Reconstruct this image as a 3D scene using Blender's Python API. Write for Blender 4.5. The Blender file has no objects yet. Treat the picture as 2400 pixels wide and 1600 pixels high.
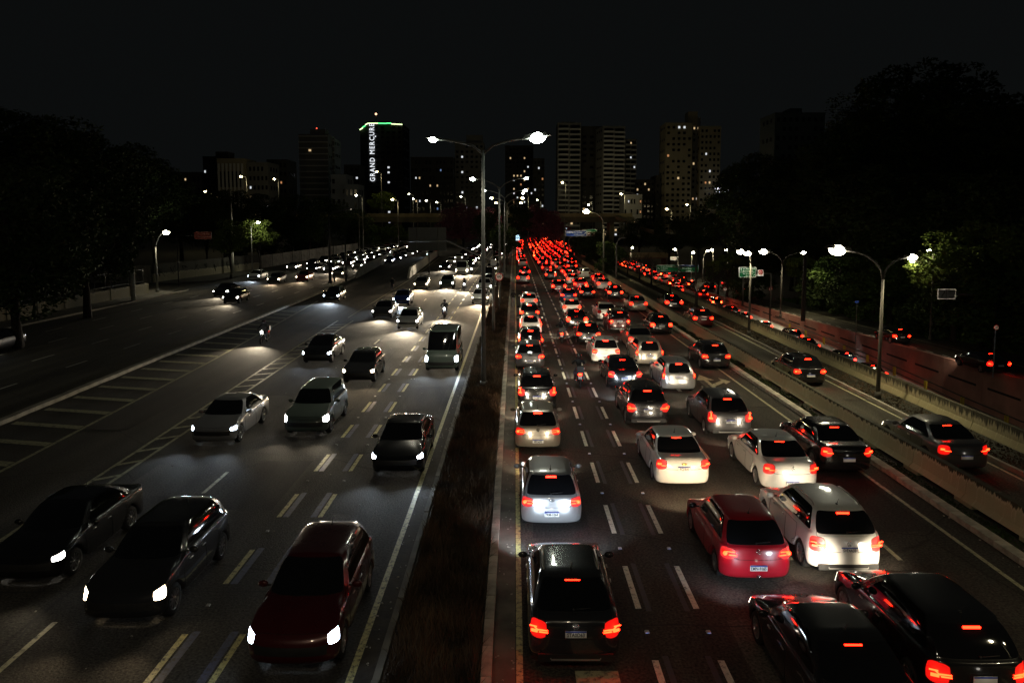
import bpy, bmesh, math, random
import numpy as np
from mathutils import Vector, Matrix, Euler
R = random.Random(7)
PI = math.pi
C = bpy.context.scene.collection
sc = bpy.context.scene

# ------------------------------------------------------------ camera
CAM_H, PITCH, YAW, F_PX = 8.5, math.radians(5.13), 0.0034, 1750.0
cam_data = bpy.data.cameras.new('camera')
cam = bpy.data.objects.new('camera', cam_data); C.objects.link(cam)
cam.location = (0, 0, CAM_H)
cam.rotation_euler = (PI/2 - PITCH, 0, YAW)
cam_data.sensor_width = 36; cam_data.lens = 36*F_PX/2400
cam_data.shift_y = -(800-677)/2400
cam_data.clip_end = 6000; cam_data.clip_start = .1
sc.camera = cam
# ------------------------------------------------------------ night sky, exposure
world = bpy.data.worlds.new('World'); sc.world = world; world.use_nodes = True
wn = world.node_tree.nodes; wn['Background'].inputs[0].default_value = (.0043, .0049, .0050, 1)
wn['Background'].inputs[1].default_value = .78
sc.view_settings.view_transform = 'Standard'; sc.view_settings.look = 'None'
sc.view_settings.exposure = 0; sc.view_settings.gamma = 1
sc.view_settings.use_curve_mapping = False
sc.cycles.use_denoising = True
sc.cycles.max_bounces = 5; sc.cycles.diffuse_bounces = 2; sc.cycles.glossy_bounces = 3
sc.cycles.transparent_max_bounces = 6
sc.cycles.sample_clamp_indirect = 4
sc.cycles.use_light_tree = True

def view_point(px, py, z=0.0):
    """where the sight line through photo pixel px, py meets the level z"""
    q = (Matrix.Rotation(YAW, 3, 'Z') @ Matrix.Rotation(PI/2-PITCH, 3, 'X')) @ Vector(((px-1200)/F_PX, -(py-677)/F_PX, -1))
    t = (z-CAM_H)/q.z
    return Vector((q.x*t, q.y*t, z))
def at_dist(px, py, y):
    q = (Matrix.Rotation(YAW, 3, 'Z') @ Matrix.Rotation(PI/2-PITCH, 3, 'X')) @ Vector(((px-1200)/F_PX, -(py-677)/F_PX, -1))
    t = y/q.y
    return Vector((q.x*t, y, CAM_H+q.z*t))

# ------------------------------------------------------------ materials
MATS = {}
def mat(name, col, rough=.6, metal=0, coat=0, emit=None, estr=0, noise=0, nscale=8, bump=0, bscale=60, spec=.5):
    if name in MATS: return MATS[name]
    m = bpy.data.materials.new(name); m.use_nodes = True
    nt = m.node_tree; b = nt.nodes['Principled BSDF']
    b.inputs['Base Color'].default_value = (*col, 1)
    b.inputs['Roughness'].default_value = rough
    b.inputs['Metallic'].default_value = metal
    b.inputs['Coat Weight'].default_value = coat
    b.inputs['Coat Roughness'].default_value = .04
    b.inputs['Specular IOR Level'].default_value = spec
    tc = nt.nodes.new('ShaderNodeTexCoord')
    if emit:
        b.inputs['Emission Color'].default_value = (*emit, 1)
        b.inputs['Emission Strength'].default_value = estr
    n = nt.nodes.new('ShaderNodeTexNoise'); n.inputs['Scale'].default_value = nscale; n.inputs['Detail'].default_value = 6
    nt.links.new(tc.outputs['Object'], n.inputs['Vector'])
    if noise:
        mp = nt.nodes.new('ShaderNodeMapRange')
        mp.inputs['From Min'].default_value = .3; mp.inputs['From Max'].default_value = .7
        mp.inputs['To Min'].default_value = 1-noise; mp.inputs['To Max'].default_value = 1+noise
        nt.links.new(n.outputs['Fac'], mp.inputs['Value'])
        mx = nt.nodes.new('ShaderNodeVectorMath'); mx.operation = 'SCALE'
        mx.inputs[0].default_value = col
        nt.links.new(mp.outputs[0], mx.inputs['Scale'])
        nt.links.new(mx.outputs[0], b.inputs['Base Color'])
    rr = nt.nodes.new('ShaderNodeMapRange')
    rr.inputs['To Min'].default_value = max(.02, rough*.85); rr.inputs['To Max'].default_value = min(1, rough*1.15)
    nt.links.new(n.outputs['Fac'], rr.inputs['Value']); nt.links.new(rr.outputs[0], b.inputs['Roughness'])
    if bump:
        n2 = nt.nodes.new('ShaderNodeTexNoise'); n2.inputs['Scale'].default_value = bscale; n2.inputs['Detail'].default_value = 4
        nt.links.new(tc.outputs['Object'], n2.inputs['Vector'])
        bp = nt.nodes.new('ShaderNodeBump'); bp.inputs['Strength'].default_value = bump; bp.inputs['Distance'].default_value = .02
        nt.links.new(n2.outputs['Fac'], bp.inputs['Height']); nt.links.new(bp.outputs[0], b.inputs['Normal'])
    MATS[name] = m
    return m

def asphalt(name, base, tint=(1, .97, .92), patch=.45, lanes=3.0):
    m = mat(name, base, .88, bump=.9, bscale=24, spec=.22)
    nt = m.node_tree; b = nt.nodes['Principled BSDF']
    tc = [n for n in nt.nodes if n.type == 'TEX_COORD'][0]
    big = nt.nodes.new('ShaderNodeTexNoise'); big.inputs['Scale'].default_value = .35; big.inputs['Detail'].default_value = 8; big.inputs['Roughness'].default_value = .65
    mpg = nt.nodes.new('ShaderNodeMapping'); mpg.inputs['Scale'].default_value = (1.6, .22, 1)
    nt.links.new(tc.outputs['Object'], mpg.inputs['Vector']); nt.links.new(mpg.outputs[0], big.inputs['Vector'])
    fine = nt.nodes.new('ShaderNodeTexNoise'); fine.inputs['Scale'].default_value = 17; fine.inputs['Detail'].default_value = 3
    nt.links.new(tc.outputs['Object'], fine.inputs['Vector'])
    crk = nt.nodes.new('ShaderNodeTexVoronoi'); crk.feature = 'DISTANCE_TO_EDGE'; crk.inputs['Scale'].default_value = .16
    nz = nt.nodes.new('ShaderNodeTexNoise'); nz.inputs['Scale'].default_value = 1.3
    nt.links.new(tc.outputs['Object'], nz.inputs['Vector'])
    mixv = nt.nodes.new('ShaderNodeMixRGB'); mixv.inputs[0].default_value = .12
    nt.links.new(tc.outputs['Object'], mixv.inputs[1]); nt.links.new(nz.outputs['Color'], mixv.inputs[2])
    nt.links.new(mixv.outputs[0], crk.inputs['Vector'])
    r1 = nt.nodes.new('ShaderNodeMapRange'); r1.inputs['From Min'].default_value = .3; r1.inputs['From Max'].default_value = .7
    r1.inputs['To Min'].default_value = 1-patch; r1.inputs['To Max'].default_value = 1+patch
    nt.links.new(big.outputs['Fac'], r1.inputs['Value'])
    r2 = nt.nodes.new('ShaderNodeMapRange'); r2.inputs['From Min'].default_value = .25; r2.inputs['From Max'].default_value = .75
    r2.inputs['To Min'].default_value = .2; r2.inputs['To Max'].default_value = 2.1
    nt.links.new(fine.outputs['Fac'], r2.inputs['Value'])
    r3 = nt.nodes.new('ShaderNodeMapRange'); r3.inputs['From Min'].default_value = 0; r3.inputs['From Max'].default_value = .006
    r3.inputs['To Min'].default_value = .5; r3.inputs['To Max'].default_value = 1
    nt.links.new(crk.outputs['Distance'], r3.inputs['Value'])
    # tyre tracks: darker polished bands along the lanes
    sep = nt.nodes.new('ShaderNodeSeparateXYZ'); nt.links.new(tc.outputs['Object'], sep.inputs[0])
    sn = nt.nodes.new('ShaderNodeMath'); sn.operation = 'MULTIPLY'; sn.inputs[1].default_value = 2*PI/(lanes/2)
    nt.links.new(sep.outputs['X'], sn.inputs[0])
    s2 = nt.nodes.new('ShaderNodeMath'); s2.operation = 'SINE'; nt.links.new(sn.outputs[0], s2.inputs[0])
    r4 = nt.nodes.new('ShaderNodeMapRange'); r4.inputs['From Min'].default_value = -1; r4.inputs['To Min'].default_value = .84; r4.inputs['To Max'].default_value = 1.12
    nt.links.new(s2.outputs[0], r4.inputs['Value'])
    v = None
    for r in (r1, r2, r3, r4):
        if v is None: v = r.outputs[0]
        else:
            mm = nt.nodes.new('ShaderNodeMath'); mm.operation = 'MULTIPLY'
            nt.links.new(v, mm.inputs[0]); nt.links.new(r.outputs[0], mm.inputs[1]); v = mm.outputs[0]
    sca = nt.nodes.new('ShaderNodeVectorMath'); sca.operation = 'SCALE'
    sca.inputs[0].default_value = tuple(base[i]*tint[i] for i in range(3))
    nt.links.new(v, sca.inputs['Scale']); nt.links.new(sca.outputs[0], b.inputs['Base Color'])
    return m

def worn(name, col, under=(.045, .043, .04), wear=.45, scale=14, rough=.6, emit=None):
    """paint or dirt that has worn through in spots"""
    m = mat(name, col, rough)
    nt = m.node_tree; b = nt.nodes['Principled BSDF']
    tc = [n for n in nt.nodes if n.type == 'TEX_COORD'][0]
    n = nt.nodes.new('ShaderNodeTexNoise'); n.inputs['Scale'].default_value = scale; n.inputs['Detail'].default_value = 8; n.inputs['Roughness'].default_value = .75
    nt.links.new(tc.outputs['Object'], n.inputs['Vector'])
    cr = nt.nodes.new('ShaderNodeValToRGB')
    cr.color_ramp.elements[0].position = wear-.07; cr.color_ramp.elements[0].color = (*under, 1)
    cr.color_ramp.elements[1].position = wear+.07; cr.color_ramp.elements[1].color = (*col, 1)
    nt.links.new(n.outputs['Fac'], cr.inputs[0]); nt.links.new(cr.outputs[0], b.inputs['Base Color'])
    return m

def streaky_concrete(name, col, dark, top, reach=.40):
    """concrete with black mould running down from the top edge"""
    m = mat(name, col, .85, bump=.4, bscale=25)
    nt = m.node_tree; b = nt.nodes['Principled BSDF']
    tc = [n for n in nt.nodes if n.type == 'TEX_COORD'][0]
    mp = nt.nodes.new('ShaderNodeMapping'); mp.inputs['Scale'].default_value = (1, 13, .8)
    nt.links.new(tc.outputs['Object'], mp.inputs['Vector'])
    n = nt.nodes.new('ShaderNodeTexNoise'); n.inputs['Scale'].default_value = 1.0; n.inputs['Detail'].default_value = 7; n.inputs['Roughness'].default_value = .7
    nt.links.new(mp.outputs[0], n.inputs['Vector'])
    sep = nt.nodes.new('ShaderNodeSeparateXYZ'); nt.links.new(tc.outputs['Object'], sep.inputs[0])
    hz = nt.nodes.new('ShaderNodeMapRange'); hz.inputs['From Min'].default_value = top-reach; hz.inputs['From Max'].default_value = top
    hz.inputs['To Min'].default_value = -.16; hz.inputs['To Max'].default_value = .24
    nt.links.new(sep.outputs['Z'], hz.inputs['Value'])
    ad = nt.nodes.new('ShaderNodeMath'); nt.links.new(n.outputs['Fac'], ad.inputs[0]); nt.links.new(hz.outputs[0], ad.inputs[1])
    cr = nt.nodes.new('ShaderNodeValToRGB')
    cr.color_ramp.elements[0].position = .54; cr.color_ramp.elements[0].color = (*col, 1)
    cr.color_ramp.elements[1].position = .62; cr.color_ramp.elements[1].color = (*dark, 1)
    e = cr.color_ramp.elements.new(.4); e.color = (col[0]*.72, col[1]*.72, col[2]*.66, 1)
    nt.links.new(ad.outputs[0], cr.inputs[0]); nt.links.new(cr.outputs[0], b.inputs['Base Color'])
    return m

A_MAIN = asphalt('asphalt_main', (.043, .041, .037))
A_OLD = asphalt('asphalt_worn', (.052, .050, .041), patch=.55)
A_PATCH = asphalt('asphalt_patch', (.030, .029, .028))
A_PALE = asphalt('asphalt_pale_patch', (.062, .059, .052))
CONC = mat('concrete', (.30, .28, .23), .85, noise=.35, nscale=1.5, bump=.5, bscale=20)
CONC_D = mat('concrete_dark', (.15, .14, .115), .9, noise=.5, nscale=1.1, bump=.5, bscale=14)
BARR = streaky_concrete('barrier_concrete', (.62, .57, .38), (.05, .05, .028), .85, .22)
BARR2 = streaky_concrete('barrier_concrete_stained', (.42, .37, .22), (.045, .04, .022), .82, .6)
PINKW = mat('painted_retaining_wall', (.36, .19, .15), .8, noise=.25, nscale=.7, bump=.3, bscale=9)
WALLP = streaky_concrete('plaster_wall', (.36, .33, .25), (.05, .05, .04), 1.4)
WHITE_P = worn('road_paint_white', (.72, .71, .60), wear=.42, scale=9)
YELL_P = worn('road_paint_yellow', (.58, .53, .22), wear=.45, scale=9)
BLUE_P = worn('road_paint_blue', (.075, .085, .15), wear=.46, scale=9)
BLUE_F = worn('road_paint_blue_faded', (.042, .045, .07), wear=.5, scale=9)
OLIVE_P = worn('road_paint_faded', (.44, .42, .26), wear=.44, scale=6)
KERBM_L = mat('litter', (.4, .38, .32), .8)
SOIL = mat('soil', (.035, .028, .02), .95, noise=.5, nscale=3, bump=.8, bscale=12)
VERGE = mat('verge_grass', (.022, .022, .012), .95, noise=.5, nscale=1.3, bump=.8, bscale=10)
GROUND = mat('ground_earth', (.03, .03, .022), .95, noise=.4, nscale=.4)
STEEL = mat('galvanised_steel', (.17, .17, .155), .5, .4, noise=.15, nscale=5)
DARKST = mat('dark_steel', (.06, .06, .06), .5, .5, noise=.2, nscale=4)
YELST = mat('yellow_painted_steel', (.5, .40, .03), .5, noise=.2, nscale=6)
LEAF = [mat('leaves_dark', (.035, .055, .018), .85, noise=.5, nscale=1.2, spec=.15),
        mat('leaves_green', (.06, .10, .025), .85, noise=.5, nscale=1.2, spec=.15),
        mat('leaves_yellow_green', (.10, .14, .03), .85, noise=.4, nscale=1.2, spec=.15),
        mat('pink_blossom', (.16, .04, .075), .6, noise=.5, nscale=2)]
BARK = mat('bark', (.025, .02, .016), .9, noise=.4, nscale=4, bump=.8, bscale=14)
GLASS = mat('tinted_glass', (.006, .006, .007), .04, 0, 1, spec=.8)
TRIM = mat('black_trim', (.02, .02, .02), .5, noise=.2)
SATIN = mat('satin_silver_trim', (.42, .42, .40), .35, .6)
TYRE = mat('tyre_rubber', (.014, .014, .014), .85, noise=.3, nscale=20)
RIM = mat('alloy_rim', (.45, .45, .46), .3, .9, noise=.1)
PLATE = mat('plate_white', (.72, .72, .70), .4, noise=.05)
PLATEB = mat('plate_blue', (.02, .05, .35), .4)
BLACKP = mat('plate_black', (.01, .01, .01), .5)
CHROME = mat('chrome', (.75, .75, .75), .12, 1)
GOLD = mat('gold_emblem', (.75, .5, .12), .25, 1)
def glow(name, col, s): return mat(name, (.05, .05, .05), .4, emit=col, estr=s)
TAIL = glow('tail_light_red', (1, .006, .004), .85)
TAILM = glow('tail_light_red_bright', (1, .007, .003), 9)
TAILC = glow('tail_light_core', (1, .0105, .0018), 42)
BRAKE = glow('brake_bar_red', (1, .008, .002), 32)
TAIL_FAR = glow('tail_light_far', (1, .010, .004), 22)
TAILF = [TAIL_FAR, glow('tail_light_far_dim', (1, .006, .003), 7), glow('tail_light_far_faint', (.8, .01, .006), 1.6), glow('tail_light_far_hot', (1, .03, .006), 40)]
TAILMS = [TAILM, glow('tail_light_dim', (1, .006, .003), 3.5), TAILM, glow('tail_light_hot', (1, .010, .003), 15)]
HEADW = glow('headlamp_white', (1, .97, .9), 24)
HEADB = glow('headlamp_cool', (.72, .86, 1), 24)
HEADY = glow('headlamp_warm', (1, .78, .5), 22)
HEADQ = glow('headlamp_dim', (1, .9, .72), 6)
HEAD_FAR = glow('headlamp_far', (1, .93, .82), 40)
LAMPW = glow('lamp_white', (1, .95, .72), 60)
LAMPG = glow('lamp_green_white', (.88, 1, .86), 70)
LAMPY = glow('lamp_yellow', (1, .80, .36), 60)
def paint(name, col, rough=.32, metal=0.0): return mat(name+'_paint', col, rough, metal, 1.0, noise=.06, nscale=2)
PAINTS = {'black': paint('black', (.010, .010, .011), .25), 'white': paint('white', (.78, .77, .73), .35),
          'silver': paint('silver', (.42, .42, .43), .3, .55), 'grey': paint('grey', (.12, .12, .125), .3, .5),
          'charcoal': paint('charcoal', (.03, .03, .033), .25, .3),
          'red': paint('red', (.42, .010, .022), .3), 'beige': paint('beige', (.38, .34, .28), .3, .4),
          'blue': paint('blue', (.015, .03, .14), .3, .3), 'maroon': paint('maroon', (.07, .006, .008), .28, .2),
          'brown': paint('brown', (.06, .045, .035), .3, .4), 'green': paint('green', (.10, .13, .11), .4)}

# ------------------------------------------------------------ mesh helpers
class MB:
    def __init__(s): s.v = []; s.f = []; s.mi = []; s.sm = []; s.ms = []
    def mid(s, m):
        if m is None: m = TRIM
        if m not in s.ms: s.ms.append(m)
        return s.ms.index(m)
    def add(s, vs, fs, m=None, smooth=False):
        o = len(s.v); s.v += [tuple(p) for p in vs]; k = s.mid(m)
        for f in fs: s.f.append(tuple(i+o for i in f)); s.mi.append(k); s.sm.append(smooth)
    def box(s, c, d, m=None, rz=0, bev=0, M=None):
        x, y, z = d[0]/2, d[1]/2, d[2]/2
        vs = [Vector((a*x, b*y, e*z)) for e in (-1, 1) for a, b in ((-1, -1), (1, -1), (1, 1), (-1, 1))]
        T = Matrix.Translation(c) @ (M if M else Matrix.Rotation(rz, 4, 'Z'))
        s.add([T @ v for v in vs], [(3, 2, 1, 0), (4, 5, 6, 7), (0, 1, 5, 4), (1, 2, 6, 5), (2, 3, 7, 6), (3, 0, 4, 7)], m)
    def tube(s, pts, r, m=None, seg=8, cap=True):
        pts = [Vector(p) for p in pts]; n = len(pts)
        rs = r if isinstance(r, (list, tuple)) else [r]*n
        vs = []; 
        for i, p in enumerate(pts):
            d = (pts[min(i+1, n-1)]-pts[max(i-1, 0)]).normalized()
            u = d.cross(Vector((0, 0, 1))); u = u.normalized() if u.length > 1e-3 else Vector((1, 0, 0))
            w = d.cross(u)
            for k in range(seg):
                a = 2*PI*k/seg; vs.append(p+(u*math.cos(a)+w*math.sin(a))*rs[i])
        fs = [(i*seg+k, i*seg+(k+1) % seg, (i+1)*seg+(k+1) % seg, (i+1)*seg+k) for i in range(n-1) for k in range(seg)]
        if cap: fs += [tuple(range(seg))[::-1], tuple((n-1)*seg+k for k in range(seg))]
        s.add(vs, fs, m, True)
    def ball(s, c, r, m=None, seg=10, rings=6):
        rx, ry, rz = r if isinstance(r, (list, tuple)) else (r, r, r)
        vs = []; fs = []
        for i in range(rings+1):
            t = PI*i/rings
            for k in range(seg):
                a = 2*PI*k/seg; vs.append((c[0]+rx*math.sin(t)*math.cos(a), c[1]+ry*math.sin(t)*math.sin(a), c[2]+rz*math.cos(t)))
        for i in range(rings):
            for k in range(seg): fs.append((i*seg+k, (i+1)*seg+k, (i+1)*seg+(k+1) % seg, i*seg+(k+1) % seg))
        s.add(vs, fs, m, True)
    def prism(s, poly, axis, a, b, m=None):
        """poly: 2-D outline; axis: the direction it is extruded along from a to b"""
        n = len(poly)
        def P(p, t): return {'x': (t, p[0], p[1]), 'y': (p[0], t, p[1]), 'z': (p[0], p[1], t)}[axis]
        vs = [P(p, a) for p in poly]+[P(p, b) for p in poly]
        s.add(vs, [tuple(range(n)), tuple(range(n, 2*n))[::-1]]+[(i, i+n, (i+1) % n+n, (i+1) % n) for i in range(n)], m)
    def disc(s, c, r, n, m=None, seg=20, t=.02):
        """a thin round plate at c facing n"""
        n = Vector(n).normalized(); s.tube([Vector(c)-n*t/2, Vector(c)+n*t/2], r, m, seg)
        for i in range(1, 3): s.sm[-i] = False
    def mesh(s, name):
        me = bpy.data.meshes.new(name); me.from_pydata(s.v, [], s.f)
        for m in s.ms: me.materials.append(m)
        me.polygons.foreach_set('material_index', s.mi); me.polygons.foreach_set('use_smooth', s.sm)
        bm = bmesh.new(); bm.from_mesh(me); bmesh.ops.recalc_face_normals(bm, faces=bm.faces[:]); bm.to_mesh(me); bm.free()
        me.update(); return me
    def build(s, name, parent=None, loc=None):
        return link(name, s.mesh(name), parent, loc)
def link(name, me, parent=None, loc=None, rz=0):
    o = bpy.data.objects.new(name, me); C.objects.link(o)
    if parent: o.parent = parent
    if loc is not None: o.location = loc
    if rz: o.rotation_euler = (0, 0, rz)
    return o
SEEN = {}
def tag(o, label, cat, group=None):
    if label.startswith('tiny'):
        k = SEEN[label] = SEEN.get(label, 0)+1
        if k > 1: label += [', farther one', ', third one back', ', last one back'][min(k-2, 2)]
    o['label'] = label; o['category'] = cat
    if group: o['group'] = group
    return o
def thing(name, label, cat, loc=(0, 0, 0), rz=0, group=None):
    o = bpy.data.objects.new(name, None); C.objects.link(o); o.location = loc; o.rotation_euler = (0, 0, rz)
    o.empty_display_size = .3
    return tag(o, label, cat, group)
def struct(o, kind='structure'): o['kind'] = kind; return o
def text_mesh(s, size, m, depth=.004, align='CENTER', bold=0, sp=1.0):
    cu = bpy.data.curves.new('lettering', 'FONT'); cu.body = s; cu.size = size; cu.extrude = depth
    cu.align_x = align; cu.align_y = 'CENTER'; cu.resolution_u = 2; cu.space_character = sp; cu.offset = bold
    ob = bpy.data.objects.new('lettering', cu); C.objects.link(ob)
    dg = bpy.context.evaluated_depsgraph_get(); me = bpy.data.meshes.new_from_object(ob.evaluated_get(dg))
    bpy.data.objects.remove(ob); me.materials.clear(); me.materials.append(m)
    return me
def copy_tree(root, loc, rz=None, label=None, cat=None):
    r = root.copy(); C.objects.link(r); r.location = loc
    if rz is not None: r.rotation_euler = (0, 0, rz)
    if label: r['label'] = label
    for ch in root.children:
        c = ch.copy(); C.objects.link(c); c.parent = r
        for g in ch.children:
            d = g.copy(); C.objects.link(d); d.parent = c
    return r

# ============================================================ SETTING
def z_low(y):     # level of the sunken road on the right
    ys = [0, 45, 57, 72, 100, 174, 260, 420]; zs = [-6.4, -6.3, -6.1, -5.6, -5.3, -4.9, -4.8, -4.6]
    return float(np.interp(y, ys, zs))
def z_side(y):    # level of the street beyond the retaining wall
    ys = [0, 51, 105, 150, 200, 420]; zs = [-2.0, -2.4, -3.56, -4.75, -4.82, -4.6]
    return float(np.interp(y, ys, zs))
YS = [-30, -10, 5, 15, 25, 35, 45, 57, 72, 85, 100, 115, 130, 150, 174, 200, 230, 260, 320, 420, 700]
def strip(name, xl, xr, zf, m, dz=0.0, ys=YS, kind='structure', parent=None):
    """a ground sheet between two edges, x as a number or a function of y"""
    fl = xl if callable(xl) else (lambda y: xl); fr = xr if callable(xr) else (lambda y: xr)
    zz = zf if callable(zf) else (lambda y: zf)
    v = []; 
    for y in ys: v += [(fl(y), y, zz(y)+dz), (fr(y), y, zz(y)+dz)]
    b = MB(); b.add(v, [(2*i, 2*i+1, 2*i+3, 2*i+2) for i in range(len(ys)-1)], m)
    o = b.build(name, parent)
    if kind: o['kind'] = kind
    return o
# ground: one sheet with the trench of the sunken road in it
b = MB(); gx = [-3000, -300, -60, 0, 19.0, 19.02, 35.2, 35.22, 60, 120, 3000]
gy = [-60]+YS[1:]+[1200, 4000]; vs = []
for y in gy:
    for x in gx:
        z = -.05 if x <= 19.0 else (z_low(y)-.05 if x <= 35.2 else z_side(y)-.05)
        vs.append((x, y, z))
n = len(gx); b.add(vs, [(j*n+i, j*n+i+1, (j+1)*n+i+1, (j+1)*n+i) for j in range(len(gy)-1) for i in range(n-1)], GROUND)
struct(b.build('ground'))

main_road = strip('main_road', -.05, 13.5, 0, A_MAIN)            # the jammed carriageway
def in_l(y): return float(np.interp(y, [-30, 24, 53, 115, 186, 300], [-12.9, -13.5, -14.4, -15.3, -18.0, -22]))
oncoming_road = strip('oncoming_road', in_l, -3.0+.0, 0, A_MAIN, dz=.0)
def ramp_l(y): return float(np.interp(y, [-30, 21, 45, 80, 115, 219], [-20.6, -21.2, -22.0, -22.8, -24.2, -31.5]))
ramp_road = strip('ramp_road', ramp_l, in_l, 0, A_MAIN, dz=-.004, ys=[y for y in YS if y <= 260])
avenue_road = strip('avenue_road', -40.3, ramp_l, 0, A_OLD, dz=-.008)
service_road = strip('service_road', 14.1, 17.0, 0, A_OLD)
strip('verge', 17.15, 18.6, .08, VERGE)
sunken_road = strip('sunken_road', 19.3, 35.0, z_low, A_MAIN)
side_street = strip('side_street', 35.3, lambda y: float(np.interp(y, [-30, 40, 60, 85, 130, 170, 230], [42, 41, 40.2, 39.6, 39.6, 43, 48])), z_side, A_OLD)
strip('side_verge', lambda y: float(np.interp(y, [-30, 40, 60, 85, 130, 170, 230], [42.1, 41.1, 40.3, 39.7, 39.7, 43.1, 48.1])), 52, z_side, VERGE, dz=.06)
# median planting bed between the carriageways, gutter and kerbs
strip('median_soil', -2.45, -.62, .10, SOIL)
strip('gutter', -.42, .02, .012, CONC_D)
def kerb(name, x, w, h, m, y0=-20, y1=330, zf=None, step=1.0, near=75, mat2=None):
    """kerb stones: one by one near the camera, joined beyond"""
    xf = x if callable(x) else (lambda y: x); zz = zf or (lambda y: 0)
    root = thing(name, KERB_LABELS.get(name, name.replace('_', ' ')), 'kerb')
    st = MB(); st.box((0, 0, h/2), (w, step-.012, h), m); me = st.mesh('kerb_stone')
    y = y0
    far = MB()
    while y < y1:
        a = math.atan2(xf(y+step)-xf(y), step)
        if 10 < y < near:
            o = link('kerb_stone', me, root, (xf(y+step/2)+R.uniform(-.006, .006), y+step/2, zz(y)+R.uniform(-.008, .008)), -a)
            y += step
        else:
            L = step*8 if y >= near else step*4
            if y < 10: L = min(L, 10.01-y)
            aa = math.atan2(xf(y+L)-xf(y), L)
            far.box((xf(y+L/2), y+L/2, zz(y+L/2)+h/2), (w, L+.02, h), m, rz=-aa)
            y += L
    far.build('kerb_run', root)['kind'] = 'stuff'
    return root
KERB_LABELS = {'median_kerb': 'pale concrete kerb between the planted median and the jammed lane',
               'barrier_kerb': 'rough broken kerb in front of the long concrete barrier',
               'avenue_kerb': 'rough raised kerb beside the zigzag hatching on the left',
               'service_kerb': 'low kerb between the service lane and its narrow verge',
               'sidewalk_kerb': 'kerb of the left pavement below the low yellow wall',
               'bed_kerb': 'crumbled edge kerb between the yellow line and the planted median'}
KERBM = mat('kerb_concrete', (.40, .37, .30), .85, noise=.45, nscale=3, bump=.9, bscale=16)
kerb('median_kerb', -.52, .20, .20, KERBM)
kerb('bed_kerb', -2.55, .14, .13, CONC_D)
kerb('barrier_kerb', 12.75, .32, .16, KERBM)
kerb('service_kerb', 17.06, .14, .16, CONC)
kerb('avenue_kerb', lambda y: ramp_l(y)-.2, .34, .18, CONC, y0=-16, y1=116, near=70)
kerb('sidewalk_kerb', -40.4, .2, .15, CONC, y0=20, y1=86, near=20, step=1.5)
strip('pavement', -43.4, -40.5, .13, CONC_D, ys=[-30, 15, 45, 72, 86])
strip('gravel_shoulder', 12.92, 13.46, .05, SOIL)
strip('gutter_left', -2.98, -2.63, .01, SOIL)

# ---- paint on the roads
def dash(parent, x, y, w, L, me_cache={}, m=WHITE_P, z=.004, rz=0, name='lane_dash', zf=None):
    k = (round(w, 3), round(L, 2), m.name)
    if k not in me_cache:
        q = MB(); q.add([(-w/2, 0, 0), (w/2, 0, 0), (w/2, L, 0), (-w/2, L, 0)], [(0, 1, 2, 3)], m); me_cache[k] = q.mesh('lane_dash')
    return link(name, me_cache[k], parent, (x, y, z+(zf(y) if zf else 0)), rz)
def dash_line(parent, x, y0, y1, L, P, w=.13, m=WHITE_P, near=90, zf=None, xf=None, z=.004, name='lane_dash', dy=0):
    y = y0+dy; far = MB()
    while y < y1:
        X = xf(y) if xf else x
        rz = -math.atan2(xf(y+1)-xf(y), 1) if xf else 0
        if y < near: dash(parent, X, y, w, L, m=m, zf=zf, rz=rz, z=z, name=name)
        else:
            zz = z+(zf(y) if zf else 0)
            far.add([(X-w/2, y, zz), (X+w/2, y, zz), (X+w/2, y+L, zz), (X-w/2, y+L, zz)], [(0, 1, 2, 3)], m)
        y += P
    if far.v: far.build('far_dashes', parent)['kind'] = 'stuff'
def line_strip(parent, x, w, y0, y1, m, name='edge_line', zf=None, z=.004):
    xf = x if callable(x) else (lambda y: x); ys = [y for y in YS if y0 < y < y1]; ys = [y0]+ys+[y1]
    q = MB(); v = []
    for y in ys: v += [(xf(y)-w/2, y, z+(zf(y) if zf else 0)), (xf(y)+w/2, y, z+(zf(y) if zf else 0))]
    q.add(v, [(2*i, 2*i+1, 2*i+3, 2*i+2) for i in range(len(ys)-1)], m); return q.build(name, parent)
stud = MB(); stud.prism([(-.05, 0), (.05, 0), (.035, .022), (-.035, .022)], 'y', -.05, .05, mat('stud_body', (.5, .5, .48), .4))
stud.box((0, -.052, .012), (.07, .004, .014), glow('stud_glow', (.35, .45, 1), .45)); STUD = stud.mesh('road_stud')  # stud face emits faintly, standing in for headlight it would reflect
studr = MB(); studr.prism([(-.05, 0), (.05, 0), (.035, .022), (-.035, .022)], 'y', -.05, .05, mat('stud_body_dark', (.30, .30, .27), .5)); STUDR = studr.mesh('road_stud')
line_strip(main_road, .10, .13, -10, 300, YELL_P)
line_strip(main_road, 11.85, .12, -10, 200, OLIVE_P)
for x in (2.74, 4.02):
    dash_line(main_road, x, 15.8-8, 260, 2.05, 4.0, .13, near=100)
    dash_line(main_road, x+(.22 if x < 3 else -.22), 7.7, 60, 2.3, 4.0, .12, m=BLUE_F, z=.003, name='blue_dash')
    for i in range(24): link('road_stud', STUD, main_road, (x+.02, 15.8-8+3.05+4*i, .004))
for x in (7.0, 9.75):
    dash_line(main_road, x, 10.2, 250, 2.0, 8.0, .12, m=OLIVE_P)
    for i in range(12): link('road_stud', STUDR, main_road, (x, 14.2+8*i, .004))
line_strip(oncoming_road, -3.07, .14, -10, 300, YELL_P)
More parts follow.
